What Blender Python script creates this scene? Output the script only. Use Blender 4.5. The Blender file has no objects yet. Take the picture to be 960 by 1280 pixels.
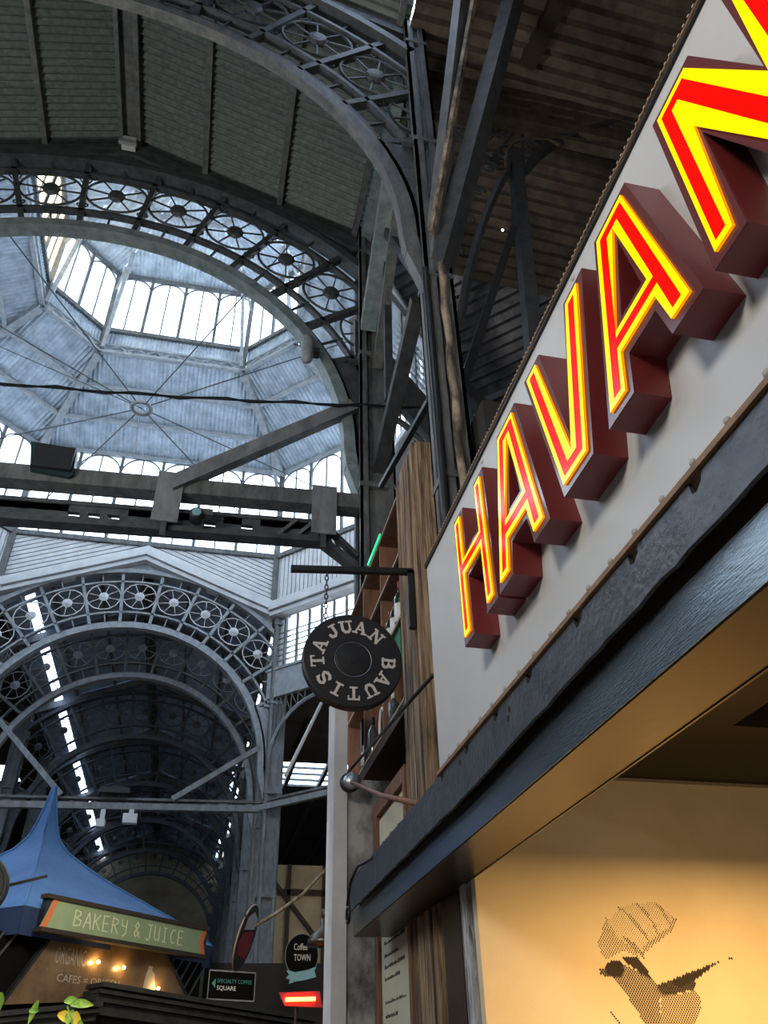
import bpy, bmesh, math, random
from mathutils import Vector, Matrix
random.seed(7)
C = bpy.context.scene.collection
SC = bpy.context.scene
EYE = 1.6                       # eye height; everything is laid out relative to the eye, and lifted by EYE at the end
# ------------------------------------------------------------------ camera
F_PX, PITCH, ROLL, YAW = 986.01, .631611, -.0270626, .2324855
_w = Vector((math.sin(YAW)*math.cos(PITCH), math.cos(YAW)*math.cos(PITCH), math.sin(PITCH)))
_r = Vector((math.cos(YAW), -math.sin(YAW), 0)); _u = _r.cross(_w)
R2 = _r*math.cos(ROLL)+_u*math.sin(ROLL); U2 = -_r*math.sin(ROLL)+_u*math.cos(ROLL)
cam_d = bpy.data.cameras.new('camera'); cam = bpy.data.objects.new('camera', cam_d); C.objects.link(cam)
cam.matrix_world = Matrix(((R2.x, U2.x, -_w.x, 0), (R2.y, U2.y, -_w.y, 0), (R2.z, U2.z, -_w.z, EYE), (0, 0, 0, 1)))
cam_d.sensor_fit = 'VERTICAL'; cam_d.sensor_height = 24; cam_d.lens = F_PX/1280*24
cam_d.clip_start = .05; cam_d.clip_end = 300
SC.camera = cam
def pt(x, y, ax, v):
    "point of the plane <axis>=v that is seen at photo pixel (x, y), relative to the eye"
    d = R2*((x-480)/F_PX)-U2*((y-640)/F_PX)+_w
    return d*(v/d[ax])
# ------------------------------------------------------------------ world, exposure
W = bpy.data.worlds.new('overcast sky'); SC.world = W; W.use_nodes = True
bg = W.node_tree.nodes['Background']; bg.inputs[0].default_value = (.76, .88, 1, 1); bg.inputs[1].default_value = 3.6
SC.view_settings.view_transform = 'Standard'; SC.view_settings.look = 'None'; SC.view_settings.gamma = 1
SC.view_settings.exposure = 0.9
SC.cycles.max_bounces = 8; SC.cycles.transparent_max_bounces = 12; SC.cycles.diffuse_bounces = 5
SC.cycles.use_denoising = True
def area(name, loc, size, power, col, look=(0, 0, -1), sizey=None):
    l = bpy.data.lights.new(name, 'AREA'); l.energy = power; l.color = col
    l.shape = 'RECTANGLE'; l.size = size; l.size_y = sizey or size
    o = bpy.data.objects.new(name, l); C.objects.link(o); o.location = Vector(loc)
    o.rotation_euler = Vector(look).to_track_quat('-Z', 'Y').to_euler(); return o
# unseen fill lights added to brighten roofs, sign and stall; shop_lamp is the shop's own
area('near_roof_fill', (-5.0, 2.6, 3.2), 1.0, 140, (1, .96, .9), (.45, .15, .9))  # added fill out of view, no fixture there; brightens the near roof
area('aisle_roof_fill', (2.7, .6, 3.2), .8, 20, (1, .88, .72), (.1, .3, 1))  # invented up-light hidden behind the sign to lift the brown aisle roof
area('sign_fill', (-3.4, -1.2, 3.6), 1.2, 105, (1, .93, .84), (.75, .45, -.55))  # added light behind the viewer for the shop front; no fixture known
area('shop_lamp', (2.4, 2.5, .90), .8, 44, (1, .62, .25), (0, 0, -1), .5)
area('shop_wall_fill', (2.3, .9, .1), .6, 5.5, (1, .70, .38), (0, 1, .12), .3)  # extra warm fill added to lift the upper cream wall
area('far_stall_fill', (4.4, 20.5, 3.0), 1, 16, (1, .82, .6), (-.2, .6, .5))  # added warm light to bring up the dim far aisle and tan wall
# ------------------------------------------------------------------ mesh helpers
class MB:
    def __init__(s): s.v = []; s.f = []
    def add(s, v, f):
        n = len(s.v); s.v += [tuple(p) for p in v]; s.f += [tuple(i+n for i in q) for q in f]; return s
    def box(s, x0, x1, y0, y1, z0, z1):
        v = [(x, y, z) for z in (z0, z1) for y in (y0, y1) for x in (x0, x1)]
        return s.add(v, [(0, 2, 3, 1), (4, 5, 7, 6), (0, 1, 5, 4), (2, 6, 7, 3), (0, 4, 6, 2), (1, 3, 7, 5)])
    def beam(s, a, b, w, h, up=(0, 0, 1)):
        a = Vector(a); b = Vector(b); d = (b-a).normalized(); up = Vector(up)
        if abs(d.dot(up)) > .98: up = Vector((0, 1, 0))
        x = d.cross(up).normalized(); z = x.cross(d)
        v = [p+x*(i*w/2)+z*(j*h/2) for p in (a, b) for i, j in ((-1, -1), (1, -1), (1, 1), (-1, 1))]
        return s.add(v, [(0, 3, 2, 1), (4, 5, 6, 7), (0, 1, 5, 4), (1, 2, 6, 5), (2, 3, 7, 6), (3, 0, 4, 7)])
    def tube(s, pts, r, n=6, closed=False):
        pts = [Vector(p) for p in pts]; m = len(pts); base = len(s.v)
        rr = r if isinstance(r, (list, tuple)) else [r]*m
        for i, p in enumerate(pts):
            a = pts[(i-1) % m] if (closed or i) else p; b = pts[(i+1) % m] if (closed or i < m-1) else p
            d = (b-a).normalized(); up = Vector((0, 0, 1)) if abs(d.z) < .9 else Vector((0, 1, 0))
            if closed and abs(d.y) < .5: up = Vector((0, 1, 0))
            x = d.cross(up).normalized(); z = x.cross(d)
            for k in range(n):
                t = 2*math.pi*(k+.5)/n; s.v.append(tuple(p+(x*math.cos(t)+z*math.sin(t))*rr[i]))
        for i in range(m if closed else m-1):
            for k in range(n):
                a = base+i*n+k; b = base+i*n+(k+1) % n; c = base+((i+1) % m)*n+(k+1) % n; d = base+((i+1) % m)*n+k
                s.f.append((a, b, c, d))
        if not closed:
            s.f.append(tuple(base+k for k in range(n))[::-1]); s.f.append(tuple(base+(m-1)*n+k for k in range(n)))
        return s
    def prism(s, poly, fn, d0, d1):
        "poly of (u,v); fn(u,v,d) -> point; extruded from d0 to d1"
        n = len(poly)
        v = [fn(u, w, d0) for u, w in poly]+[fn(u, w, d1) for u, w in poly]
        f = [tuple(range(n))[::-1], tuple(range(n, 2*n))]+[(i, (i+1) % n, n+(i+1) % n, n+i) for i in range(n)]
        return s.add(v, f)
    def lathe(s, prof, fn, n=24):
        "prof of (r, h); fn(x, y, h) -> point"
        b = len(s.v); m = len(prof)
        for r, h in prof:
            for k in range(n):
                t = 2*math.pi*k/n; s.v.append(tuple(fn(r*math.cos(t), r*math.sin(t), h)))
        for i in range(m-1):
            for k in range(n): s.f.append((b+i*n+k, b+i*n+(k+1) % n, b+(i+1)*n+(k+1) % n, b+(i+1)*n+k))
        s.f.append(tuple(b+k for k in range(n))[::-1]); s.f.append(tuple(b+(m-1)*n+k for k in range(n)))
        return s
    def mesh(s, name, m, smooth=False, fix=True):
        me = bpy.data.meshes.new(name); me.from_pydata(s.v, [], s.f)
        if fix:
            bm = bmesh.new(); bm.from_mesh(me); bmesh.ops.recalc_face_normals(bm, faces=bm.faces); bm.to_mesh(me); bm.free()
        if smooth: me.polygons.foreach_set('use_smooth', [True]*len(me.polygons))
        if m: me.materials.append(m)
        return me
    def build(s, name, m, parent=None, smooth=False, fix=True):
        return link(name, s.mesh(name, m, smooth, fix), parent)
def link(name, data, parent=None, loc=None, rz=0):
    o = bpy.data.objects.new(name, data); C.objects.link(o)
    if parent: o.parent = parent
    if loc is not None: o.location = loc
    if rz: o.rotation_euler.z = rz
    return o
FIXED = set()
def thing(name, label, cat, loc=None, rz=0, group=None):
    o = link(name, None, None, loc, rz); o.empty_display_size = .1
    o['label'] = label; o['category'] = cat
    if group: o['group'] = group
    if loc is not None: FIXED.add(o.name)
    return o
def tag(o, label, cat, group=None):
    o['label'] = label; o['category'] = cat
    if group: o['group'] = group
    return o
def struct(o, label=None, cat=None):
    o['kind'] = 'structure'
    if label: o['label'] = label; o['category'] = cat or 'structure'
    return o
def dup(o, parent=None, loc=None, rz=None):
    c = o.copy(); C.objects.link(c); c.parent = parent
    for ch in [x for x in o.children]: dup(ch, c)
    if loc is not None: c.location = loc
    if rz is not None: c.rotation_euler.z = rz
    if o.name in FIXED: FIXED.add(c.name)
    return c
# ------------------------------------------------------------------ materials
def mat(name, col, rough=.6, metal=0, col2=None, scale=4., detail=5, bump=0., bscale=30., stretch=(1, 1, 1), lo=.35, hi=.65, spec=.5, col3=None):
    m = bpy.data.materials.new(name); m.use_nodes = True; t = m.node_tree; b = t.nodes['Principled BSDF']
    b.inputs['Base Color'].default_value = (*col, 1); b.inputs['Roughness'].default_value = rough
    b.inputs['Metallic'].default_value = metal; b.inputs['Specular IOR Level'].default_value = spec
    g = t.nodes.new('ShaderNodeNewGeometry'); mp = t.nodes.new('ShaderNodeMapping'); mp.inputs['Scale'].default_value = stretch
    t.links.new(g.outputs['Position'], mp.inputs[0])
    if col2:
        n = t.nodes.new('ShaderNodeTexNoise'); n.inputs['Scale'].default_value = scale; n.inputs['Detail'].default_value = detail
        n.inputs['Roughness'].default_value = .65
        r = t.nodes.new('ShaderNodeValToRGB'); r.color_ramp.elements[0].position = lo; r.color_ramp.elements[1].position = hi
        r.color_ramp.elements[0].color = (*col, 1); r.color_ramp.elements[1].color = (*col2, 1)
        if col3: e = r.color_ramp.elements.new((lo+hi)/2); e.color = (*col3, 1)
        t.links.new(mp.outputs[0], n.inputs[0]); t.links.new(n.outputs[0], r.inputs[0]); t.links.new(r.outputs[0], b.inputs['Base Color'])
    if bump:
        n2 = t.nodes.new('ShaderNodeTexNoise'); n2.inputs['Scale'].default_value = bscale; n2.inputs['Detail'].default_value = 4
        bp = t.nodes.new('ShaderNodeBump'); bp.inputs['Strength'].default_value = bump; bp.inputs['Distance'].default_value = .01
        t.links.new(mp.outputs[0], n2.inputs[0]); t.links.new(n2.outputs[0], bp.inputs['Height']); t.links.new(bp.outputs[0], b.inputs['Normal'])
    return m
def emit(name, col, k, spec=.3):
    m = bpy.data.materials.new(name); m.use_nodes = True; t = m.node_tree; b = t.nodes['Principled BSDF']
    b.inputs['Base Color'].default_value = (*[c*.12 for c in col], 1); b.inputs['Roughness'].default_value = .14; b.inputs['Specular IOR Level'].default_value = spec
    b.inputs['Emission Color'].default_value = (*col, 1); b.inputs['Emission Strength'].default_value = k; return m
def pane_mat(name, col, clear=.45):
    m = bpy.data.materials.new(name); m.use_nodes = True; t = m.node_tree; t.nodes.remove(t.nodes['Principled BSDF'])
    out = t.nodes['Material Output']; a = t.nodes.new('ShaderNodeBsdfTransparent'); b = t.nodes.new('ShaderNodeBsdfTranslucent'); x = t.nodes.new('ShaderNodeMixShader')
    a.inputs[0].default_value = (*col, 1); b.inputs[0].default_value = (*col, 1); x.inputs[0].default_value = 1-clear
    t.links.new(a.outputs[0], x.inputs[1]); t.links.new(b.outputs[0], x.inputs[2]); t.links.new(x.outputs[0], out.inputs[0]); return m
M = dict(
 galv=mat('galvanised sheet', (.30, .36, .42), .45, .35, (.55, .62, .70), 3.0, 8, .15, 60, (1, 1, 1)),
 galvhaze=mat('haze tinted galvanised sheet', (.26, .34, .46), .5, .2, (.42, .52, .66), 3.0, 8, .1, 60),  # lighter bluish sheet; the far nave's haze is put into the colour
 green=mat('green grey sheet', (.10, .125, .12), .42, .25, (.25, .29, .28), 14, 9, .2, 70, lo=.3, hi=.75),
 brown=mat('rusty brown sheet', (.06, .045, .032), .5, .2, (.17, .135, .10), 5, 9, .3, 60, lo=.35, hi=.75),
 slate=mat('dark grey sheet', (.05, .05, .055), .4, .3, (.17, .17, .185), 5, 8, .3, 60, lo=.35, hi=.75),
 iron=mat('old dark iron', (.035, .04, .045), .6, .1, (.085, .095, .10), 7, 8, .4, 40),
 irongrey=mat('grey painted iron', (.07, .078, .08), .6, .05, (.165, .172, .172), 9, 9, .6, 35, (1, 1, .35)),
 irongrey2=mat('blackened iron', (.028, .03, .032), .6, .1, (.065, .07, .075), 7, 6),
 ironhaze=mat('haze dimmed iron', (.06, .07, .085), .65, .05, (.11, .125, .145), 7, 6),  # darker iron for distant arches; their haze and dimness are put into the colour
 irongrey3=mat('mid grey dusty iron', (.13, .14, .15), .6, .05, (.25, .265, .28), 7, 8, .5, 30, (1, 1, .4)),
 ironlight=mat('pale dusty iron', (.22, .24, .26), .6, .05, (.36, .385, .41), 7, 8, .4, 40),
 teal=mat('pale teal painted iron', (.14, .185, .19), .55, .05, (.27, .33, .335), 7, 8, .4, 40),
 black=mat('black painted steel', (.012, .013, .014), .45, .1, (.022, .023, .025), 9, 5),
 white=mat('off white paint', (.55, .56, .58), .6, 0, (.70, .71, .73), 3, 6),
 tan=mat('tan plaster', (.26, .21, .13), .8, 0, (.38, .32, .21), 1.2, 5),
 dark=mat('dark aisle wall', (.02, .018, .016), .8, 0, (.045, .04, .036), 1.2, 5),
 floor=mat('stone floor', (.12, .11, .10), .5, 0, (.2, .19, .17), 2, 5),
 panel=mat('light grey sign panel', (.49, .495, .48), .42, 0, (.53, .535, .52), 1.5, 4, .03, 8),
 maroon=mat('maroon enamel', (.17, .022, .022), .38, 0, (.20, .03, .028), 4, 4),
 rim=mat('maroon face acrylic', (.13, .04, .042), .12, 0, None),
 wood=mat('weathered wood', (.05, .032, .02), .8, 0, (.46, .33, .20), 3.6, 10, .9, 14, (9, 9, .5), lo=.36, hi=.66, col3=(.22, .145, .085)),
 shelf=mat('reddish shelf wood', (.14, .066, .038), .6, 0, (.25, .13, .08), 5, 7, .3, 14, (3, 3, .5)),
 shelfedge=mat('pale board edge', (.33, .26, .2), .6),
 edge=mat('orange brown wood edge', (.16, .09, .045), .6, 0, (.26, .16, .08), 14, 5),
 peel=mat('peeling black paint', (.035, .04, .045), .33, .1, (.095, .10, .11), 9, 10, .35, 45, lo=.35, hi=.7),
 boxblk=mat('satin black box', (.30, .35, .38), .24, .95, (.36, .42, .45), 3, 5, .12, 25, (8, 1, 8)),
 soffit=mat('brushed dark metal', (.062, .052, .042), .3, .8, (.075, .062, .05), 2, 4, .05, 20),
 cream=mat('cream printed cloth', (.74, .60, .38), .8, 0, (.80, .66, .43), 3, 6, .15, 160, (1, 1, 1)),
 ink=mat('black ink', (.03, .02, .012), .8),
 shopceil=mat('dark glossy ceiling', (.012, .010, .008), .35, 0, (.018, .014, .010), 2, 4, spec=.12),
 plaster=mat('white plaster', (.50, .50, .50), .75, 0, (.63, .63, .63), 2.5, 8, .25, 20),
 soot=mat('sooty plaster', (.045, .044, .043), .85, 0, (.40, .395, .39), 2.6, 8, .3, 20, (1, 1, .6), lo=.42, hi=.6),
 paper=mat('cream paper', (.50, .47, .33), .7, 0, (.56, .53, .38), 2, 4),
 discm=mat('black disc', (.012, .013, .016), .5, 0, (.02, .021, .024), 6, 5),
 letter=mat('pale letter paint', (.66, .62, .60), .6),
 blue=mat('blue tent cloth', (.035, .125, .32), .7, 0, (.06, .18, .42), 2, 6, .15, 6),
 sage=mat('sage sign board', (.24, .31, .17), .6, 0, (.29, .36, .20), 3, 4),
 orange=mat('orange paint', (.62, .16, .04), .6),
 chalk=mat('pale yellow chalk', (.62, .63, .40), .7),
 tan2=mat('beige peeling paint', (.06, .05, .04), .8, 0, (.36, .29, .21), 9, 9, .8, 30, (1, 1, .4), lo=.4, hi=.6),
 glassgreen=mat('dark green glass', (.01, .03, .018), .08, 0), wlabel=mat('white label', (.72, .73, .70), .5),
 redcap=mat('dark red foil', (.22, .02, .03), .35), tealp=mat('teal ribbon', (.20, .42, .46), .5),
 leafm=mat('lit leaf', (.12, .32, .04), .5, 0, (.35, .5, .07), 20, 3), yel=mat('yellow leaf', (.75, .55, .05), .5),
 zinc=mat('zinc metal', (.35, .37, .39), .35, .7), olive=mat('olive ceiling recess', (.45, .36, .16), .6), pitch=mat('matt black boards', (.004, .004, .004), .9, spec=.1), screwm=mat('grey screw', (.36, .36, .34), .55, 0), copper=mat('orange enamel', (.55, .25, .08), .4),
 red=mat('red print', (.35, .03, .04), .5), kglass=mat('brown reflecting glass', (.14, .085, .05), .3, .2, (.26, .17, .09), 3, 4),
 greenp=mat('green board', (.02, .16, .08), .4),
 yellow=emit('yellow lit acrylic', (1, .84, 0), .72), redl=emit('red lit acrylic', (1, .004, .002), .62, .12),
 orangeg=emit('orange acrylic return', (1, .28, 0), .6),
 heat=emit('glowing heater bar', (1, .16, .03), 9), bulb=emit('bulb reflection glow', (1, .6, .2), 110), led=emit('green tube', (.02, .8, .25), 1.2),
 glass=pane_mat('frosted pane', (.93, .96, 1)), glassy=pane_mat('yellowed pane', (1, .74, .42)), skyl=pane_mat('milky roof sheet', (.8, .85, 1), .1),
)

area('kiosk_fill', (-.4, 6.2, 2.2), .5, 22, (1, .9, .72), (-.1, 1, -.4))  # added front light to brighten the kiosk sign and glass
# ================================================================== THE HALL
CX, CY = -2.17, 13.08            # centre of the crossing
HW, SP = 3.5, 5.88               # half width of a nave, half span of the octagon
class Face:                      # one side of an octagon: u along it, w outwards from the centre
    def __init__(s, ang):
        s.d = Vector((math.cos(ang), math.sin(ang), 0)); s.t = Vector((math.sin(ang), -math.cos(ang), 0)); s.a = ang
    def __call__(s, u, w, z): return Vector((CX, CY, z))+s.d*w+s.t*u
MAIN = {'far': Face(math.pi/2), 'right': Face(0), 'near': Face(-math.pi/2), 'left': Face(math.pi)}
DIAG = {'far right': Face(math.pi/4), 'near right': Face(-math.pi/4), 'near left': Face(-3*math.pi/4), 'far left': Face(3*math.pi/4)}
def dim(diag, m, s): return ((m+s)/math.sqrt(2), (s-m)/math.sqrt(2)) if diag else (s, m)
def wave(fn, u0, u1, v0, v1, vmax=None, pitch=.105, amp=.018, per=4, rows=2):
    "corrugated sheet: fn(u, v, h); ribs run along v"
    mb = MB(); n = max(4, int(abs(u1-u0)/pitch*per)); cols = []
    for i in range(n+1):
        u = u0+(u1-u0)*i/n; top = min(v1, vmax(u)) if vmax else v1
        if top < v0-1e-6: cols.append(None); continue
        h = amp*math.cos(2*math.pi*i/per); b = len(mb.v)
        for k in range(rows): mb.v.append(tuple(fn(u, v0+(top-v0)*k/(rows-1), h)))
        cols.append(b)
    for a, b in zip(cols, cols[1:]):
        if a is None or b is None: continue
        for k in range(rows-1): mb.f.append((a+k, b+k, b+k+1, a+k+1))
    return mb
# ---- floor and outer shell
struct(MB().box(-26, 26, -10, 60, -1.75, -1.6).build('floor', M['floor']), 'grey stone floor of the market hall', 'floor')
struct(MB().box(-26.2, -26, -10, 60, -1.6, 10.4).build('wall_left', M['dark']), 'dark outer wall beyond the left aisle', 'wall')
struct(MB().box(26, 26.2, -10, 60, -1.6, 10.4).build('wall_right', M['dark']), 'dark outer wall beyond the right aisle', 'wall')
struct(MB().box(-26, 26, -10.2, -10, -1.6, 12.4).build('wall_back', M['dark']), 'dark wall behind the photographer', 'wall')
# end wall of the far nave, tan
ew = MB(); ew.box(-26, 26, 49.6, 49.8, -1.6, 12.4)
struct(ew.build('wall_far', M['tan']), 'tan plastered end wall closing the far nave', 'wall')
# ---- nave roofs: gable of corrugated sheets, ridge z 12, eaves z 10.62
RZ, EZ = 12.0, 10.62
def roof_nave(name, label, place, L0, L1, bays, m, mp, skylight=None, pitch=.105, strip=None, amp=.018):
    "place(u, l, z): u across the nave, l along it"
    root = thing(name, label, 'roof'); root['kind'] = 'structure'
    k = (RZ-EZ)/HW; nb = 3
    for s in (-1, 1):
        for b in range(nb):
            ua, ub = (HW+.12)*b/nb, (HW+.12)*(b+1)/nb
            for la, lb in bays:
                sk = skylight and skylight(s, b, la)
                if sk:
                    for (l0, l1, mm) in sk:
                        wave(lambda l, u, h: place(s*u, l, RZ-k*u+h), l0, l1, ua, ub, pitch=pitch).build('roof_sheet', mm, root, fix=False)
                elif strip and b == 2 and (s < 0 or la in (32, 42.6, 47.6)):
                    c0, c1 = strip[s]
                    for u0, u1, mm in ((ua, c0, m), (c0, c1, M['skyl']), (c1, ub, m)):
                        wave(lambda l, u, h: place(s*u, l, RZ-k*u+h), la, lb, u0, u1, pitch=pitch).build('roof_sheet', mm, root, fix=False)
                else: wave(lambda l, u, h: place(s*u, l, RZ-k*u+h), la, lb, ua, ub, pitch=pitch, amp=amp).build('roof_sheet', m, root, fix=False)
        for b in range(1, nb+1):
            u = (HW+.0)*b/nb
            MB().beam(place(s*u, L0, RZ-k*u-.07), place(s*u, L1, RZ-k*u-.07), .08, .1).build('purlin', mp, root)
    for s in (-1, 1):
        MB().beam(place(s*.13, L0, RZ-.15), place(s*.13, L1, RZ-.15), .06, .16).build('ridge_beam', mp, root)
    MB().beam(place(0, L0, RZ-.06), place(0, L1, RZ-.06), .2, .05).build('ridge_board', mp, root)
    return root
AY = [7.2, 4.15, 1.1, -1.95, -5, -8]
roof_nave('ceiling', 'green grey corrugated gable roof overhead, nearer than the first openwork arch', lambda u, l, z: Vector((CX+u, l, z)), -9.9, 7.2,
          [(4.15, 7.15), (1.1, 4.15), (-9.9, 1.1)], M['green'], M['irongrey'],
          amp=.033, skylight=lambda s, b, la: [(1.1, 2.6, M['green']), (2.6, 3.8, M['skyl']), (3.8, 4.15, M['green'])] if (s > 0 and b == 2 and la == 1.1) else ([(-9.9, -6, M['green']), (-6, -2, M['skyl']), (-2, 1.1, M['green'])] if (b == 1 and la == -9.9) else None))
FY = [18.96, 22.0, 26.9, 32, 37.2, 42.6, 47.6]
roof_nave('ceiling', 'haze tinted corrugated gable roof of the long nave beyond the crossing', lambda u, l, z: Vector((CX+u, l, z)), 18.96, 49.6,
          list(zip(FY, FY[1:]+[49.6])), M['galvhaze'], M['irongrey'], pitch=.16, strip={-1: (2.78, 3.02), 1: (3.3, 3.4)})
for nm, F in (('right', MAIN['right']), ('left', MAIN['left'])):
    roof_nave('ceiling', 'corrugated gable roof of the cross nave to the '+nm+' of the dome', lambda u, l, z, F=F: F(u, l, z), SP, 23, [(SP, 12), (12, 23)], M['galv'], M['irongrey'], pitch=.2, skylight=(lambda s, b, la: [(la, 12 if la < 12 else 23, M['glass'])] if b < 2 else None) if nm == 'left' else None)
# flat dark roofs of the aisles (ribs run across the aisle on the near right, obliquely beyond)
def aisle(label, m, fn, us, v0, v1, **k):
    r = thing('ceiling', label, 'roof'); r['kind'] = 'structure'
    for a, b in us: wave(fn, a, b, v0, v1, **k).build('roof_sheet', m, r, fix=False)
aisle('rusty brown corrugated roof above the lettered sign, right of the grey iron column', M['brown'], lambda y, x, h: Vector((x, y, 10.45-.10*(x-1.4)+h)),
      [(-9.9, -2), (-2, 1.1), (1.1, 4.15), (4.15, 7.3)], 1.45, 26, pitch=.19, amp=.03)
aisle('dark grey corrugated roof slope low behind the sign top, with oblique ribs', M['slate'], lambda a, b, h: Vector((1.5+(a-b)*.7071, 7.9+(a+b)*.7071, 10.6-.22*a+h)),
      [(.0, 3), (3, 6), (6, 14)], -6, -.45, pitch=.19, amp=.03)
flat = thing('ceiling', 'dark flat roof over the side aisles beyond the naves', 'roof'); flat['kind'] = 'structure'
def slabs(poly_z, m=None):
    for pl, z in poly_z: MB().prism(pl, lambda u, v, d: Vector((u, v, d)), z, z+.06).build('roof_slab', m or M['dark'], flat)
XL, XR = CX-HW-.1, CX+HW+.1
slabs([([(-26, -10), (XL, -10), (XL, 3), (-26, 3)], 10.5), ([(-26, 3), (-14, 3), (-14, 8), (CX-SP-.1, 8), (XL, 3)][0:0] or [(-26, 3), (-15, 3), (-15, 9.4), (-26, 9.4)], 10.5),
 ([(-9.5, 3), (XL, 3), (XL, CY-SP), (CX-SP, CY-HW), (-9.5, CY-HW)], 10.5),
 ([(-26, CY+HW), (CX-SP, CY+HW), (XL, CY+SP), (XL, 33), (-26, 33)], 10.5), ([(-26, 35), (XL, 35), (XL, 49.8), (-26, 49.8)], 10.5),
 ([(-26, 33), (-9, 33), (-9, 35), (-26, 35)], 10.5),
 ([(CX+SP, CY+HW), (26, CY+HW), (26, 24.4), (XR, 24.4), (XR, CY+SP)], 8.35), ([(XR, 27), (26, 27), (26, 49.8), (XR, 49.8)], 8.35), ([(6.3, 24.4), (26, 24.4), (26, 27), (6.3, 27)], 8.35), ([(XR, 24.4), (2.1, 24.4), (2.1, 27), (XR, 27)], 8.35)])
slabs([([(-7.3, 33), (XL, 33), (XL, 35), (-7.3, 35)], 10.5)])
slabs([([(-9, 33), (-7.3, 33), (-7.3, 35), (-9, 35)], 10.5), ([(-15, 3), (-9.5, 3), (-9.5, 9.4), (-15, 9.4)], 10.5)], M['skyl'])
slabs([([(2.1, 24.4), (6.3, 24.4), (6.3, 27), (2.1, 27)], 8.35)], M['glass'])
for k in range(0, 14, 3): MB().box(2.1, 6.3, 24.4+.2*k, 24.44+.2*k, 8.28, 8.35).build('roof_batten', M['iron'], flat)
# side walls that close the naves between the low aisle roof and the eaves
for x, y0, y1, z0 in ((XR+.12, CY+SP+.3, 49.6, 8.3),):
    struct(MB().box(x, x+.08, y0, y1, z0, EZ+.05).build('wall_eave', M['iron']), 'iron wall strip between low aisle roof and far nave eaves', 'wall')
# ---- octagon: gable walls, mouldings, plates, clerestories, slopes, lantern
Z0, Z1, Z2, Z3, Z4 = 12.15, 15.3, 16.9, 17.7, 20.3
kslope = (RZ-EZ)/HW
def gz(u, top=RZ): return top-kslope*abs(u)
def gable_side(nm, F, w, hw, diag):
    lab = 'gable wall of pale boards over the '+nm+' side of the octagon'
    r = thing('wall_gable', lab, 'wall'); r['kind'] = 'structure'
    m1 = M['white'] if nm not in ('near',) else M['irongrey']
    pk = RZ if not diag else EZ; lowk = kslope if not diag else 0
    g = lambda u: pk-lowk*abs(u)
    for s in (-1, 1):
        mb = MB()                                   # boarding between the gable and the window sill
        if not diag:
            n = 11; D = Z0-.0-(g(hw))
            for i in range(n):
                d0 = .12+(D-.0)*i/n; d1 = .12+(D)*(i+.78)/n
                def ux(d): return max(0, min(hw, (g(0)+d-Z0)/lowk if d > Z0-g(0) else 0))
                a, b = ux(d0), ux(d1)
                if a >= hw-.02: continue
                v = [F(s*a, w+.02, g(a)+d0), F(s*hw, w+.02, g(hw)+d0), F(s*hw, w+.02, min(Z0, g(hw)+d1)), F(s*b, w+.02, min(Z0, g(b)+d1))]
                v += [p+F.d*.05 for p in v]
                bd = MB().add(v, [(0, 1, 2, 3), (7, 6, 5, 4), (0, 4, 5, 1), (1, 5, 6, 2), (2, 6, 7, 3), (3, 7, 4, 0)])
                bd.build('board', m1, r)
            back = [F(0, w+.08, g(0)), F(s*hw, w+.08, g(hw)), F(s*hw, w+.08, Z0), F(0, w+.08, Z0)]
            MB().add(back, [(0, 1, 2, 3)]).build('backing', M['iron'], r)
        else:
            n = 12
            for i in range(n):
                a, b = hw*i/n, hw*(i+.80)/n
                v = [F(s*a, w+.02, g(a)), F(s*b, w+.02, g(b)), F(s*b, w+.02, Z0), F(s*a, w+.02, Z0)]; v += [p+F.d*.05 for p in v]
                MB().add(v, [(0, 1, 2, 3), (7, 6, 5, 4), (0, 4, 5, 1), (1, 5, 6, 2), (2, 6, 7, 3), (3, 7, 4, 0)]).build('board', m1, r)
            MB().add([F(0, w+.08, g(0)), F(s*hw, w+.08, g(hw)), F(s*hw, w+.08, Z0), F(0, w+.08, Z0)], [(0, 1, 2, 3)]).build('backing', M['iron'], r)
        for dz, th, dep in ((.0, .2, .16), (-.17, .16, .3), (-.33, .12, .22)):   # stepped moulding under the boards
            v = []
            for u, in ((0,), (hw+.05,)):
                for ww in (w-dep, w+.1):
                    for zz in (g(u)+dz-th/2, g(u)+dz+th/2): v.append(F(s*(u-(.0 if not diag else .12 if u > .1 else 0)), ww, zz))
            MB().add(v, [(0, 1, 3, 2), (4, 6, 7, 5), (0, 4, 5, 1), (2, 3, 7, 6), (0, 2, 6, 4), (1, 5, 7, 3)]).build('moulding', m1 if nm != 'near' else M['iron'], r)
    return r
def spandrel(F, w, parent, m, hw):
    "plate between the gable and the arch"
    mb = MB(); n = 28; R = 5.05
    for d in (-.03, .03):
        for i in range(n+1):
            u = -hw+2*hw*i/n
            mb.v.append(tuple(F(u, w+d, 6.25+math.sqrt(R*R-u*u)))); mb.v.append(tuple(F(u, w+d, gz(u)-.3)))
    o = 2*(n+1)
    for i in range(n):
        a = 2*i; mb.f += [(a, a+2, a+3, a+1), (o+a, o+a+1, o+a+3, o+a+2), (a, o+a, o+a+2, a+2), (a+1, a+3, o+a+3, o+a+1)]
    return mb.build('spandrel_plate', m, parent)
pane_cache = {}
wn = [0]
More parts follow.
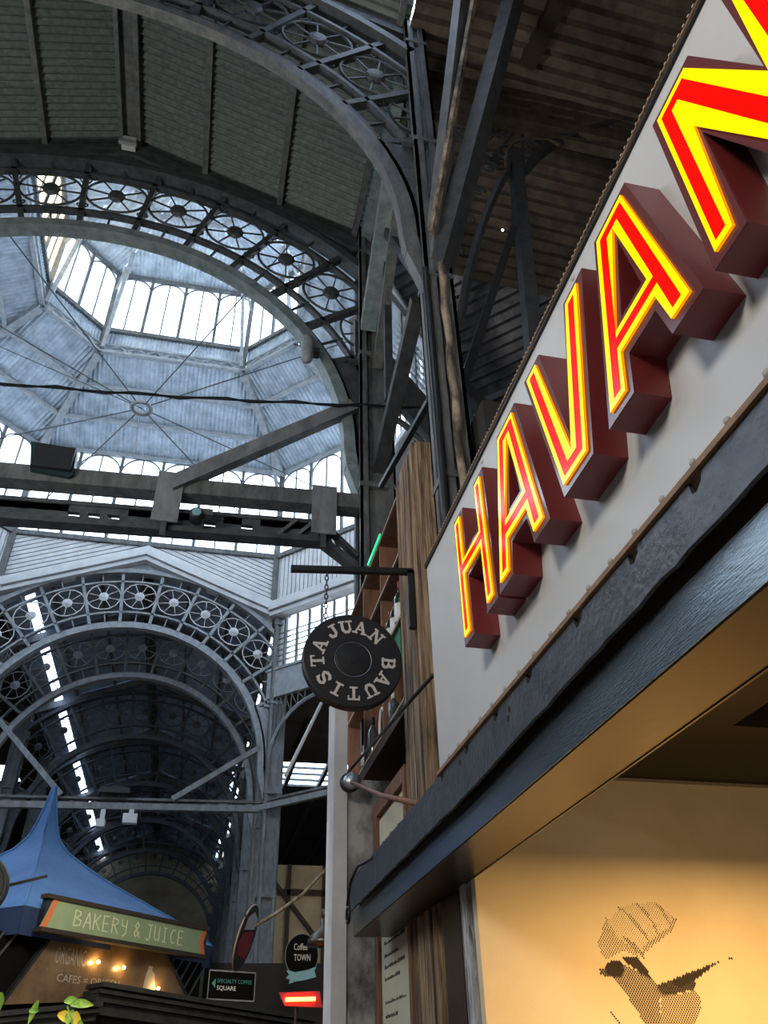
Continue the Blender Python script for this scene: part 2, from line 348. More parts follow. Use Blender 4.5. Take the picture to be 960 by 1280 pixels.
def clerestory(label, F, w, hw, za, zb, arches, m_pane, frame):
    wn[0] += 1
    r = thing('window_%d' % wn[0], label, 'window'); r['kind'] = 'structure'
    n = arches*2; pw = 2*hw/n
    MB().beam(F(-hw, w, za+.07), F(hw, w, za+.07), .14, .14).build('sill', frame, r)
    MB().beam(F(-hw, w, zb-.06), F(hw, w, zb-.06), .14, .12).build('head', frame, r)
    for i in range(n):
        a = -hw+pw*i+.02; b = a+pw-.04
        v = [F(a, w+.02, za+.1), F(b, w+.02, za+.1), F(b, w+.02, zb-.1), F(a, w+.02, zb-.1)]
        MB().add(v, [(0, 1, 2, 3)]).build('pane', m_pane, r)
    for i in range(1, n):
        thick = .085 if i % 2 == 0 else .04
        u = -hw+pw*i
        MB().beam(F(u, w, za+.1), F(u, w, zb-.1), thick, thick, tuple(F.d)).build('mullion', frame, r)
    for i in range(arches):
        c = -hw+pw*(2*i+1); zz = zb-.12-pw
        MB().tube([F(c+pw*.97*math.cos(t), w-.01, zz+pw*.97*math.sin(t)) for t in [math.pi*k/12 for k in range(13)]], .028, 4).build('arch_bar', frame, r)
        hb = MB()                                    # spandrel ears between the arches
        for s in (-1, 1):
            pts = [(c+s*pw*.97*math.cos(t), zz+pw*.97*math.sin(t)) for t in [math.radians(a) for a in (0, 15, 30, 45)]]+[(c+s*pw, zb-.12), (c+s*pw, zz)]
    return r
def slope(F, d0, h0, z0, d1, h1, z1, v0, v1, m, parent, pitch=.12):
    sl = math.hypot(d1-d0, z1-z0)
    def fn(u, v, h): return F(u, d0+(d1-d0)*v+h*(z1-z0)/sl, z0+(z1-z0)*v-h*(d1-d0)/sl)
    vm = lambda u: 1 if abs(u) <= h1 else (h0-abs(u))/(h0-h1)
    return wave(fn, -h0, h0, v0, v1, vm, pitch, .02).build('roof_sheet', m, parent, fix=False)
dome = thing('ceiling_dome', 'eight sided dome roof of blue grey corrugated sheets around the lantern', 'dome'); dome['kind'] = 'structure'
lant = thing('ceiling_lantern', 'small bright roof closing the top of the lantern', 'roof'); lant['kind'] = 'structure'
M2, S2 = 2.03, 3.4
for grp, diag in ((MAIN, False), (DIAG, True)):
    for nm, F in grp.items():
        w, hw = dim(diag, HW, SP); w2, hw2 = dim(diag, M2, S2); w3, hw3 = dim(diag, .9, 1.6)
        clerestory('tall arched clerestory window band on the '+nm+' side of the octagon, under the dome slope', F, w, hw, Z0, Z1, 3 if diag else 6, M['glass'], M['irongrey'])
        clerestory('arched window band on the '+nm+' side of the lantern', F, w2, hw2, Z3, Z4, 2 if diag else 4, M['glassy'] if nm in ('left',) else M['glass'], M['irongrey'])
        gable_side(nm, F, w, hw, diag)
        for k in range(3): slope(F, w, hw, Z1, w2, hw2, Z2, k/3, (k+1)/3, M['galv'], dome)
        for k in (0, 1, 2):
            v = k/3; a = (w+(w2-w)*v-.05, hw+(hw2-hw)*v, Z1+(Z2-Z1)*v-.08)
            MB().beam(F(-a[1], a[0], a[2]), F(a[1], a[0], a[2]), .09, .12).build('purlin', M['ironlight'], dome)
        # lantern ring: lattice girder and ribbed upstand
        MB().beam(F(-hw2, w2-.05, Z2-.05), F(hw2, w2-.05, Z2-.05), .12, .08).build('ring_beam', M['ironlight'], dome)
        MB().beam(F(-hw2, w2-.05, Z2+.22), F(hw2, w2-.05, Z2+.22), .1, .06).build('ring_beam', M['ironlight'], dome)
        nn = 4 if diag else 8
        for i in range(nn):
            a = -hw2+2*hw2*i/nn; b = a+2*hw2/nn
            MB().beam(F(a, w2-.05, Z2-.05), F(b, w2-.05, Z2+.22), .04, .03).build('lattice_bar', M['ironlight'], dome)
            MB().beam(F(b, w2-.05, Z2-.05), F(a, w2-.05, Z2+.22), .04, .03).build('lattice_bar', M['ironlight'], dome)
        wave(lambda u, v, h, F=F, w2=w2: F(u, w2+.02+h, v), -hw2, hw2, Z2+.1, Z3, pitch=.1, amp=.018).build('upstand_sheet', M['galv'], dome, fix=False)
        slope(F, w2+.1, hw2+.04, Z4, w3, hw3, Z4+.75, 0, 1, M['galv'], lant)
        slope(F, w3, hw3, Z4+.75, .05, .02, Z4+1.1, 0, 1, M['galv'], lant)
        MB().beam(F(-hw3, w3, Z4+.7), F(hw3, w3, Z4+.7), .08, .1).build('ring_beam', M['ironlight'], lant)
corner = lambda m, s, z, i: Vector((CX, CY, z))+Vector(((m, s, 0), (s, m, 0), (s, -m, 0), (m, -s, 0), (-m, -s, 0), (-s, -m, 0), (-s, m, 0), (-m, s, 0))[i])
for i in range(8):
    a = corner(HW, SP, Z1, i); b = corner(M2, S2, Z2, i)
    MB().beam(a-Vector((0, 0, .12)), b-Vector((0, 0, .12)), .2, .2).build('hip_rafter', M['ironlight'], dome)
    MB().beam(corner(HW, SP, Z0-1.6, i), a, .16, .16, (1, 0, 0)).build('corner_post', M['irongrey'], dome)
    c = corner(M2, S2, Z4, i); b2 = corner(M2-.05, S2-.05, Z2, i)
    MB().beam(b2, c, .13, .13, (1, 0, 0)).build('corner_post', M['irongrey'], lant)
    q = Vector((CX, CY, 0)); e = (q-a).normalized()
    dd = Vector((CX-c.x, CY-c.y, 0)).normalized()
    MB().beam(b2+dd*.12, c+dd*.75+Vector((0, 0, .3)), .1, .1, (1, 0, 0)).build('raking_strut', M['ironlight'], lant)
    MB().beam(c-Vector((0, 0, .9)), c+dd*.45+Vector((0, 0, -.1)), .07, .07, (1, 0, 0)).build('raking_strut', M['ironlight'], lant)
    dd = Vector((CX-a.x, CY-a.y, 0)).normalized()
    MB().beam(a-Vector((0, 0, 1.5))+dd*.03, a+dd*.75+Vector((0, 0, .25)), .1, .1, (1, 0, 0)).build('raking_strut', M['ironlight'], dome)
# ---- tie rods meeting at a round hub under the dome
tr = thing('tie_rod_star', 'thin iron tie rods meeting at a small round hub below the dome', 'tie rods')
hub = Vector((CX, CY, 11.87))
MB().tube([hub+Vector((.2*math.cos(t), .2*math.sin(t), 0)) for t in [2*math.pi*k/16 for k in range(16)]], .045, 6, True).build('hub_ring', M['ironlight'], tr)
for i in range(8):
    c = corner(HW, SP, 12.35, i); d = (c-hub).normalized()
    MB().tube([hub+d*.19, c], .014, 5).build('tie_rod', M['iron'], tr)
for p in (( .9, SP, 15.2), (-.9, SP, 15.2), (-SP, 1.2, 15.2)):
    MB().tube([hub, Vector((CX+p[0], CY+p[1], p[2]))], .011, 4).build('tie_rod', M['iron'], tr)
# ================================================================== OPENWORK ARCHES (local origin: centre of the nave at spring height)
R0, R1, RB0, RM, RB1, R9 = 3.38, 3.52, 3.85, 4.34, 4.75, 5.04
ARC = lambda r, t, y=0: Vector((r*math.sin(t), y, r*math.cos(t)))
def arcs(r, y=0, t0=-90, t1=90, n=48, lim=None):
    ps = [ARC(r, math.radians(t0+(t1-t0)*k/n), y) for k in range(n+1)]
    return [p for p in ps if lim is None or abs(p.x) <= lim]
def arcbox(r0, r1, y0, y1, lim, n=40):
    tm = 90 if lim >= r1 else math.degrees(math.asin(min(1, lim/((r0+r1)/2))))
    mb = MB()
    for k in range(n+1):
        t = math.radians(-tm+2*tm*k/n)
        for r, y in ((r0, y0), (r1, y0), (r1, y1), (r0, y1)): mb.v.append(tuple(ARC(r, t, y)))
    for k in range(n):
        for j in range(4): a = 4*k+j; b = 4*k+(j+1) % 4; mb.f.append((a, b, b+4, a+4))
    mb.f += [(0, 1, 2, 3), (4*n+3, 4*n+2, 4*n+1, 4*n)]
    return mb
def build_arch(name, label, mchord, mbar, detail, loc, rz=0, mring=None, group=None, dep=.1):
    root = thing(name, label, 'arch', loc, rz, group); L = 3.62
    mring = mring or mbar
    arcbox(R0, R1, -dep, dep, 9).build('lower_chord', mchord, root)
    for s in (-1, 1):
        foot = MB()
        for q0, q1 in ((0, -.25), (-.25, -.7)): foot.beam((s*(R0+R1)/2+s*(.0 if q0 == 0 else .03), 0, q0), (s*(R0+R1)/2+s*(.03 if q0 == 0 else .17), 0, q1), R1-R0, dep*2, (0, 1, 0))
        foot.build('chord_foot', mchord, root)
    arcbox(RB0-.025, RB0+.025, -.05, .05, L).build('ring_bar', mbar, root)
    arcbox(RB1-.025, RB1+.025, -.05, .05, L).build('ring_bar', mbar, root)
    arcbox(R9-.05, R9+.06, -.12, .12, L).build('upper_chord', mbar, root)
    arcbox(R1, R1+.05, -.05, .05, L).build('chord_flange', mbar, root)
    st = 11.8
    for k in range(-5, 6):
        t = math.radians(k*st); c = ARC(RM, t); rr = .405
        if abs(c.x)-rr > L: continue
        er = ARC(1, t); et = Vector((math.cos(t), 0, -math.sin(t)))
        P = lambda a, b, y=0, c=c, er=er, et=et: c+et*a+er*b+Vector((0, y, 0))
        edge = abs(c.x)+rr > L
        ring = [P(rr*1.05*math.cos(q), rr*.93*math.sin(q)) for q in [2*math.pi*j/28 for j in range(28)]]
        if detail == 2:
            md = MB().tube(ring, .019, 5, True).build('medallion', mring, root) if not edge else MB().tube(sorted_clip(ring, L), .019, 5).build('medallion', mring, root)
            MB().lathe([(.05, -.05), (.1, -.04), (.125, 0), (.1, .04), (.05, .05)], lambda x, y, h, P=P: P(x, y, h), 12).build('rosette', mring, md)
            for j in range(8):
                q = 2*math.pi*(j+.5)/8+.2; a = P(.1*math.cos(q), .1*math.sin(q)); b = P(rr*1.03*math.cos(q), rr*.92*math.sin(q))
                if abs(b.x) < L: MB().tube([a, b], .013, 4).build('spoke', mring, md)
            for sa in (-1, 1):
                for sb in (-1, 1):            # little scrolls in the corners of the bay
                    o = P(sa*.37, sb*.33)
                    if abs(o.x) < L: MB().tube([P(sa*(.37+.05*math.cos(q)*(1-q/9)), sb*(.33+.05*math.sin(q)*(1-q/9))) for q in [.7*j for j in range(9)]]+[P(sa*.42, sb*.2)], .011, 4).build('scroll', mring, md)
        else:
            mb = MB()
            if not edge: mb.tube(ring[::2], .016, 4, True)
            for j in range(8):
                q = 2*math.pi*(j+.5)/8; a = P(.05*math.cos(q), .05*math.sin(q)); b = P(rr*1.03*math.cos(q), rr*.92*math.sin(q))
                if abs(b.x) < L: mb.beam(a, b, .014, .014, (0, 1, 0))
            mb.lathe([(.04, -.05), (.13, 0), (.04, .05)], lambda x, y, h, P=P: P(x, y, h), 8)
            mb.build('medallion', mring, root)
        # bay posts: a pair of flats right through, and a light bar through the middle of the bay
        for tt, wd, r_in, r_out in ((t+math.radians(st/2), .075, R1, R9), (t, .026, R1, RM-.42), (t, .026, RM+.39, R9)):
            a, b = ARC(r_in, tt), ARC(r_out, tt)
            if abs(b.x) > L:
                if abs(a.x) > L: continue
                b = a+(b-a)*((L-abs(a.x))/(abs(b.x)-abs(a.x)))
            MB().beam(a, b, wd, .1 if wd > .05 else .03, (0, 1, 0)).build('post', mbar, root)
    t = math.radians(-5.5*st); a, b = ARC(R1, t), ARC(R9, t)
    if abs(a.x) < L: MB().beam(a, a+(b-a)*((L-abs(a.x))/(abs(b.x)-abs(a.x))), .075, .1, (0, 1, 0)).build('post', mbar, root)
    for s in (-1, 1):                          # solid web between the foot of the arch and the column
        mb = MB(); n = 12
        for y in (-.05, .05):
            for k in range(n+1):
                z = -.0+1.5*k/n; mb.v.append((s*math.sqrt(R1*R1-z*z), y, z)); mb.v.append((s*L, y, z))
        o = 2*(n+1)
        for k in range(n):
            a = 2*k; mb.f += [(a, a+1, a+3, a+2), (o+a, o+a+2, o+a+3, o+a+1), (a, a+2, o+a+2, o+a), (a+1, o+a+1, o+a+3, a+3)]
        mb.f += [(2*n, 2*n+1, o+2*n+1, o+2*n), (0, o, o+1, 1)]
        mb.build('web_plate', mbar, root)
        MB().beam((s*R0+s*.05, 0, 1.52), (s*L, 0, 1.52), .2, .06).build('web_cap', mbar, root)
    return root
def sorted_clip(ring, L):
    n = len(ring); ok = [abs(p.x) <= L for p in ring]
    i0 = next(i for i in range(n) if ok[i] and not ok[i-1]); out = []
    for k in range(n):
        if ok[(i0+k) % n]: out.append(ring[(i0+k) % n])
        else: break
    return out
ZS = 6.25
build_arch('openwork_arch', 'near openwork iron arch with spoked medallions and pale blue grey lower edge, framing the dome', M['teal'], M['iron'], 2, (CX, 7.2, ZS))
a2 = build_arch('openwork_arch', 'dark openwork iron arch overhead at the top edge, springing from the nearer grey column', M['irongrey'], M['iron'], 2, (CX, 4.15, ZS), dep=.06)
far = build_arch('openwork_arch', 'pale openwork iron arch with white rosettes on the far side of the dome', M['ironlight'], M['ironlight'], 1, (CX, 18.96, ZS), mring=M['white'])
ordn = ['second pale arch, just inside the far nave beyond the dome', 'third arch down the far nave, dim blue grey', 'fourth arch down the far nave, dim', 'fifth arch down the far nave, seen just under the long tie beam', 'sixth arch down the far nave, below the tie beam lamps', 'last openwork arch framing the tan end wall']
cp = build_arch('openwork_arch', ordn[0], M['ironlight'], M['irongrey'], 1, (CX, 22.0, ZS), mring=M['ironlight'])
cp2 = build_arch('openwork_arch', ordn[1], M['ironhaze'], M['ironhaze'], 1, (CX, FY[2], ZS), mring=M['ironhaze'])
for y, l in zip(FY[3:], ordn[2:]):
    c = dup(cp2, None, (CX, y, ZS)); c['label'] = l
for nm in ('right', 'left'):
    F = MAIN[nm]; c = dup(cp, None, tuple(F(0, SP, ZS)), math.pi/2); c['label'] = 'openwork arch opening into the cross nave on the '+nm+' of the dome'
# diagonal sides: louvred window and pale panel under the gable
for nm, F in DIAG.items():
    w, hw = dim(True, HW, SP); wn[0] += 1
    r = thing('window_%d' % wn[0], 'small louvred window under the gable on the '+nm+' diagonal side', 'window'); r['kind'] = 'structure'
    for i in range(8):
        a = -hw+.12+(2*hw-.24)*i/8; b = a+(2*hw-.24)/8-.05
        MB().add([F(a, w+.05, 8.75), F(b, w+.05, 8.75), F(b, w+.05, 10.15), F(a, w+.05, 10.15)], [(0, 1, 2, 3)]).build('pane', M['glass'], r)
        MB().beam(F(b+.025, w, 8.7), F(b+.025, w, 10.15), .06, .06, tuple(F.d)).build('mullion', M['irongrey'], r)
        for k in range(6): MB().beam(F(a, w+.03, 8.95+.16*k), F(b, w+.03, 8.95+.16*k), .02, .03).build('louvre', M['irongrey'], r)
    s = thing('wall_diagonal', 'pale panel with small lattice arch low on the '+nm+' diagonal side', 'wall'); s['kind'] = 'structure'
    MB().beam(F(-hw, w, 8.35), F(hw, w, 8.35), .08, .7).build('panel', M['ironlight'], s)
    MB().beam(F(-hw, w, 8.72), F(hw, w, 8.72), .14, .07).build('rail', M['ironlight'], s)
    MB().beam(F(-hw, w, 7.98), F(hw, w, 7.98), .1, .05).build('rail', M['ironlight'], s)
    zz = 6.3; rr = hw-.15
    P = [F(rr*math.cos(t), w, zz+1.45*math.sin(t)) for t in [math.pi*k/20 for k in range(21)]]
    MB().tube(P, .05, 5).build('arch_bar', M['ironlight'], s)
    for k in range(21):
        if abs(k-10) > 1: MB().tube([P[k], Vector((P[k].x, P[k].y, 7.95))], .018, 4).build('post', M['irongrey'], s)
        if k < 20 and abs(k-9.5) > 2: MB().tube([P[k], Vector((P[k+1].x, P[k+1].y, 7.95))], .014, 4).build('lattice_bar', M['irongrey'], s)
# spandrel plates fill the space between arch and roof
for nm in ('near', 'far', 'left', 'right'):
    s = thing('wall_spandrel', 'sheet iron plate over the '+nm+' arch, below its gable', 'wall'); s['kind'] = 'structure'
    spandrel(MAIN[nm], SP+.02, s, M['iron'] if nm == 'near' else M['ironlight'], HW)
for y in FY[1:]+[4.15]:
    F = Face(math.pi/2); s = thing('trim_rafter', 'rafter pair under the nave roof over %s' % ('the arch at the top edge' if y < 5 else 'the '+('second', 'third', 'fourth', 'fifth', 'sixth', 'seventh')[FY.index(y)-1]+' far arch'), 'rafter'); s['kind'] = 'structure'
    for sg in (-1, 1):
        MB().beam(F(0, y-CY, RZ-.22), F(sg*3.6, y-CY, RZ-.22-kslope*3.6), .22 if y > 5 else .12, .22 if y > 5 else .14).build('rafter', M['irongrey3'] if y > 5 else M['iron'], s)
    if y > 5: s['group'] = 'rafter pairs over the far arches'
# ================================================================== COLUMNS (local origin: foot)
def build_column(label, m, h, loc, rz=0, group=None, w=.3):
    r = thing('iron_column', label, 'column', loc, rz, group)
    MB().box(-w*.36, w*.36, -w*.36, w*.36, 0, h).build('shaft', m, r)
    for sx in (-1, 1):
        for sy in (-1, 1):
            mb = MB(); mb.box(sx*w*.5-.03*(sx > 0), sx*w*.5+.03*(sx < 0), sy*w*.5-.09*(sy > 0), sy*w*.5+.09*(sy < 0), 0, h)
            mb.box(sx*w*.5-.09*(sx > 0), sx*w*.5+.09*(sx < 0), sy*w*.5-.03*(sy > 0), sy*w*.5+.03*(sy < 0), 0, h)
            mb.build('angle_iron', m, r)
    z = .6
    while z < h:
        MB().box(-w*.53, w*.53, -w*.53, w*.53, z, z+.06).build('band', m, r); z += 2.2
    MB().box(-w*.7, w*.7, -w*.7, w*.7, 0, .35).build('base', m, r)
    return r
XC = 1.56
def col(label, m, x, y, h=12.2, **k): return build_column(label, m, h, (x, y, -1.6), **k)
c1 = col('grey column where the near end of the big arch with medallions lands', M['irongrey'], 1.6, 7.2, w=.42)
col('nearest grey peeling iron column, just above and left of the lettered sign', M['irongrey'], 1.5, 4.15, w=.24)
cf = col('tall pale iron column right of the far arches, above the coffee signs', M['irongrey3'], 1.6, 18.96, w=.42)
ORD = ('first', 'second', 'third', 'fourth', 'fifth', 'sixth', 'seventh', 'eighth')
for i_, y in enumerate(FY[1:]):
    c = dup(cf, None, (1.6, y, -1.6)); c['label'] = ORD[i_]+' iron column behind the tall pale one on the right of the far nave'; c['group'] = 'right columns of the far nave'
for i_, y in enumerate([7.2]+FY):
    c = dup(cf, None, (-5.95, y, -1.6)); c['label'] = ORD[i_]+' iron column down the left side of the naves, counted away from the viewer'; c['group'] = 'left columns of the naves'
for x, y, l in ((CX+SP, CY+HW, 'far right'), (CX+SP, CY-HW, 'near right'), (CX-SP, CY+HW, 'far left'), (CX-SP, CY-HW, 'near left')):
    c = dup(cf, None, (x, y, -1.6)); c['label'] = 'iron column at the outer '+l+' corner of the octagon'

for k in range(5):
    x = 2.6+k*1.1
    tag(MB().box(x, x+.12, CY+SP+2 if x < 3 else 17.5, 40, 8.15, 8.3).build('roof_joist', M['irongrey2']), ('first', 'second', 'third', 'fourth', 'fifth')[k]+' dim roof joist counted rightwards from the tall pale column, under the low aisle roof', 'joist', 'joists under the low far aisle roof')
# ================================================================== SHOP FRONT ON THE RIGHT (plane x = 1 from the eye)
from mathutils.geometry import tessellate_polygon
def area2(p): return sum(p[i][0]*p[(i+1) % len(p)][1]-p[(i+1) % len(p)][0]*p[i][1] for i in range(len(p)))
def inset(p, d):
    "moves every side of the polygon inwards by d (outwards if d < 0)"
    if area2(p) < 0: p = p[::-1]
    n = len(p); out = []
    for i in range(n):
        a, b, c = Vector(p[i-1]), Vector(p[i]), Vector(p[(i+1) % n])
        e1 = (b-a).normalized(); e2 = (c-b).normalized(); n1 = Vector((-e1.y, e1.x)); n2 = Vector((-e2.y, e2.x))
        k = n1+n2; k = k/max(.25, k.dot(n1)) if k.length > 1e-6 else n1
        out.append(tuple(b+k*d))
    return out
def slab(loops, fn, d0, d1, mb=None):
    "polygon with holes, given thickness: fn(u, v, d) -> point"
    mb = mb or MB(); flat_ = [q for l in loops for q in l]; n = len(flat_)
    if len(loops) == 1: tris = tessellate_polygon([[Vector((q[0], q[1], 0)) for q in loops[0]]])
    else:
        bm = bmesh.new(); vs = [bm.verts.new((q[0], q[1], 0)) for q in flat_]; o = 0
        for i, v in enumerate(vs): v.index = i
        es = []
        for l in loops:
            es += [bm.edges.new((vs[o+i], vs[o+(i+1) % len(l)])) for i in range(len(l))]; o += len(l)
        bmesh.ops.triangle_fill(bm, use_beauty=True, use_dissolve=False, edges=es)
        tris = [tuple(v.index for v in f.verts) for f in bm.faces]; bm.free()
    b = len(mb.v); mb.v += [tuple(fn(q[0], q[1], d0)) for q in flat_]+[tuple(fn(q[0], q[1], d1)) for q in flat_]
    for t in tris: mb.f.append((b+t[0], b+t[1], b+t[2])); mb.f.append((b+n+t[2], b+n+t[1], b+n+t[0]))
    o = 0
    for l in loops:
        m = len(l)
        for i in range(m): j = (i+1) % m; mb.f.append((b+o+i, b+o+j, b+n+o+j, b+n+o+i))
        o += m
    return mb
YZ = lambda u, v, d: Vector((d, u, v))           # facade plane: u = along the shop front, v = up, d = out
sign = thing('shop_sign', 'big light grey sign board with glowing red and yellow capitals on maroon boxes', 'sign')
MB().box(1.0, 1.03, -1.6, 3.30, 1.106, 2.155).build('panel', M['panel'], sign)
MB().box(.984, 1.004, -1.6, 3.31, 1.09, 1.106).build('edge_strip', M['edge'], sign)
MB().box(.99, 1.03, -1.6, 3.31, 2.155, 2.165).build('edge_strip', M['black'], sign)
cb = MB().tube([(.992, -1.6+4.9*k/60, 2.172+.004*math.sin(k*1.3)) for k in range(61)], .007, 6)
cb.build('cable', M['edge'], sign)
bd = MB()
for k in range(150): y = -.2+.0235*k; bd.box(.983, .990, y, y+.008, 2.170, 2.177)
o = bd.build('cable_beads', M['shelfedge'], sign); o['kind'] = 'stuff'
for k in range(22):
    y = .2+.1405*k
    MB().lathe([(.010, 0), (.010, .003), (.007, .007), (.001, .008)], lambda a, b, h: Vector((1.0-h, y+a, 1.126+b)), 10).build('screw', M['screwm'], sign, True)
for y in (.5, 1.45, 2.4, 3.1):
    MB().lathe([(.009, 0), (.008, .003), (.001, .006)], lambda a, b, h: Vector((1.0-h, y+a, 2.125+b)), 10).build('screw', M['panel'], sign, True)
ZT, ZB = 1.895, 1.327
GL = {'H': ([(0, ZB), (0, ZT), (.115, ZT), (.115, 1.685), (.262, 1.685), (.262, ZT), (.377, ZT), (.377, ZB), (.262, ZB), (.262, 1.57), (.115, 1.57), (.115, ZB)], None),
 'A': ([(0, ZB), (.150, ZT), (.336, ZT), (.446, ZB), (.318, ZB), (.292, 1.437), (.160, 1.437), (.136, ZB)], [(.243, 1.775), (.276, 1.558), (.172, 1.558)]),
 'V': ([(0, ZT), (.128, ZT), (.217, 1.464), (.333, ZT), (.466, ZT), (.308, ZB), (.116, ZB)], None),
 'N': ([(0, ZB), (0, ZT), (.168, ZT), (.294, 1.57), (.294, ZT), (.41, ZT), (.41, ZB), (.242, ZB), (.115, 1.655), (.115, ZB)], None)}
STRIPE = {'H': [((.0575, 1.372), (.0575, 1.85)), ((.3195, 1.372), (.3195, 1.85)), ((.0575, 1.628), (.3195, 1.628))],
 'A': [((.083, 1.372), (.205, 1.85)), ((.372, 1.372), (.288, 1.85)), ((.195, 1.836), (.292, 1.836)), ((.12, 1.498), (.35, 1.498))],
 'V': [((.073, 1.85), (.172, 1.372)), ((.387, 1.85), (.256, 1.372)), ((.16, 1.386), (.266, 1.386))],
 'N': [((.0575, 1.372), (.0575, 1.85)), ((.113, 1.85), (.297, 1.372)), ((.3525, 1.372), (.3525, 1.85)), ((.045, 1.836), (.137, 1.836)), ((.285, 1.386), (.365, 1.386))]}
for ch, y0, lab in (('H', 2.545, ''), ('A', 2.152, ''), ('V', 1.719, ''), ('A', 1.318, ''), ('N', .83, ''), ('N', .335, ''), ('A', -.16, '')):
    out, hole = GL[ch]; P = [(y0-u, z) for u, z in out]
    if area2(P) < 0: P = P[::-1]
    H = [(y0-u, z) for u, z in hole] if hole else None
    if H and area2(H) < 0: H = H[::-1]
    mk = lambda d: [inset(P, d)]+([inset(H, -d)[::-1]] if H else [])
    body = slab(mk(0), YZ, .903, 1.0).build('letter', M['maroon'], sign)
    body['label'] = 'letter %s' % ch
    slab(mk(.0005), YZ, .900, .903).build('letter_face', M['rim'], body)
    yb = slab(mk(.026), YZ, .8925, .900)
    me = yb.mesh('lit_outline', M['yellow']); me.materials.append(M['orangeg'])
    for p in me.polygons:
        if abs(p.normal.x) < .5: p.material_index = 1
    link('lit_outline', me, body)
    rs = MB()
    for si, ((u0, z0), (u1, z1)) in enumerate(STRIPE[ch]):
        if abs(z1-z0) < .001: q = [(y0-u0, z0-.014), (y0-u1, z0-.014), (y0-u1, z0+.014), (y0-u0, z0+.014)]
        else:
            hwd = (.021 if (ch == 'N' and abs(u1-u0) > .1) else .0145 if ch == 'H' else .0175)*math.hypot(u1-u0, z1-z0)/abs(z1-z0); q = [(y0-u0+hwd, z0), (y0-u0-hwd, z0), (y0-u1-hwd, z1), (y0-u1+hwd, z1)]
        rs.prism(q, YZ, .8915-si*.00015, .8925)
    rs.build('lit_stripe', M['redl'], body)
# facade structure behind the sign
fw = struct(MB().box(1.05, 1.27, -1.6, 3.2, 1.285, 2.15).build('wall_lintel', M['dark']), 'dark wall behind the lettered sign', 'wall')
struct(MB().box(1.27, 4.2, -1.6, 3.85, 2.1, 2.15).build('ceiling_shop', M['dark']), 'roof deck of the lit shop', 'roof')
# lintel: peeling plate on top, satin box underneath
lin = thing('steel_lintel', 'long black steel lintel with a peeling notched plate above a smooth box', 'lintel')
top, bot = [], []
rnd = random.Random(3); y = 5.42
notch = [1.19, 1.49, 1.83, 2.22, 2.55, 2.9, 3.25]
ys = [5.42-.06*k for k in range(118)]
for y in ys: bot.append((y, (.912 if y > 3 else .912+.042*min(1, (3-y)/1.8))+rnd.uniform(-.0035, .0035)))
tp = []
for y in ys[::-1]:
    tp.append((y, 1.09))
for n_ in notch: tp += [(n_-.03, 1.09), (n_-.02, 1.066), (n_+.006, 1.052), (n_+.022, 1.056), (n_+.027, 1.09)]
tp.sort(key=lambda q: q[0]); tp2 = []
for q in tp:
    if q[1] == 1.09 and any(n_-.0295 < q[0] < n_+.0265 for n_ in notch): continue
    tp2.append(q)
slab([tp2+bot], YZ, .995, 1.008).build('notched_plate', M['peel'], lin)
for yy, zz in ((2.42, 1.04), (2.44, 1.015), (3.0, 1.05)):
    MB().lathe([(.012, 0), (.012, .002), (.001, .0025)], lambda a, b, h: Vector((.995-h, yy+a*.7, zz+b)), 10).build('rust_hole', M['ink'], lin)
MB().box(1.05, 1.27, -1.6, 5.40, .93, 1.085).build('gap_filler', M['ink'], lin)  # black filler standing for the shade in the gap behind the plate
bx = MB().box(1.04, 1.277, -1.6, 5.57, .79, .93).build('box_casing', M['boxblk'], lin)
MB().box(1.046, 1.277, -1.6, 5.56, .786, .79).build('soffit_plate', M['soffit'], lin)
MB().box(1.272, 1.280, -1.6, 5.50, .783, .79).build('soffit_edge', M['soffit'], lin)
# shop interior
struct(MB().box(1.277, 4.0, 3.77, 3.83, -1.6, 1.282).build('wall_print', M['cream']), 'cream cloth covered wall with a dotted bird print', 'wall')
cl = thing('ceiling_shop', 'dark glossy ceiling inside the shop', 'ceiling'); cl['kind'] = 'structure'
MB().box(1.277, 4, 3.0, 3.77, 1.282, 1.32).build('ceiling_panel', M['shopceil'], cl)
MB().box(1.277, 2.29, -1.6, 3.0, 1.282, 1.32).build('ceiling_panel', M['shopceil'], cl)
MB().box(2.29, 4, -1.6, 3.0, 1.50, 1.54).build('ceiling_panel', M['olive'], cl)
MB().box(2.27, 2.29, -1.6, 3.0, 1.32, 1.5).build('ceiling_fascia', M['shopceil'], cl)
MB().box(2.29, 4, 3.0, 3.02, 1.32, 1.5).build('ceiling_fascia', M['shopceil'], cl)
MB().box(1.277, 4.0, 3.762, 3.770, 1.266, 1.282).build('wall_top_trim', M['shelfedge'], cl)  # pale strip along the top of the cream wall
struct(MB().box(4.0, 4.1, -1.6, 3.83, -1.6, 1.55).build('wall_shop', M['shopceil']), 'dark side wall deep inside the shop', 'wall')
struct(MB().box(1.3, 4.0, -1.7, -1.6, -1.6, 1.55).build('wall_shop', M['dark']), 'dark back wall of the shop', 'wall')
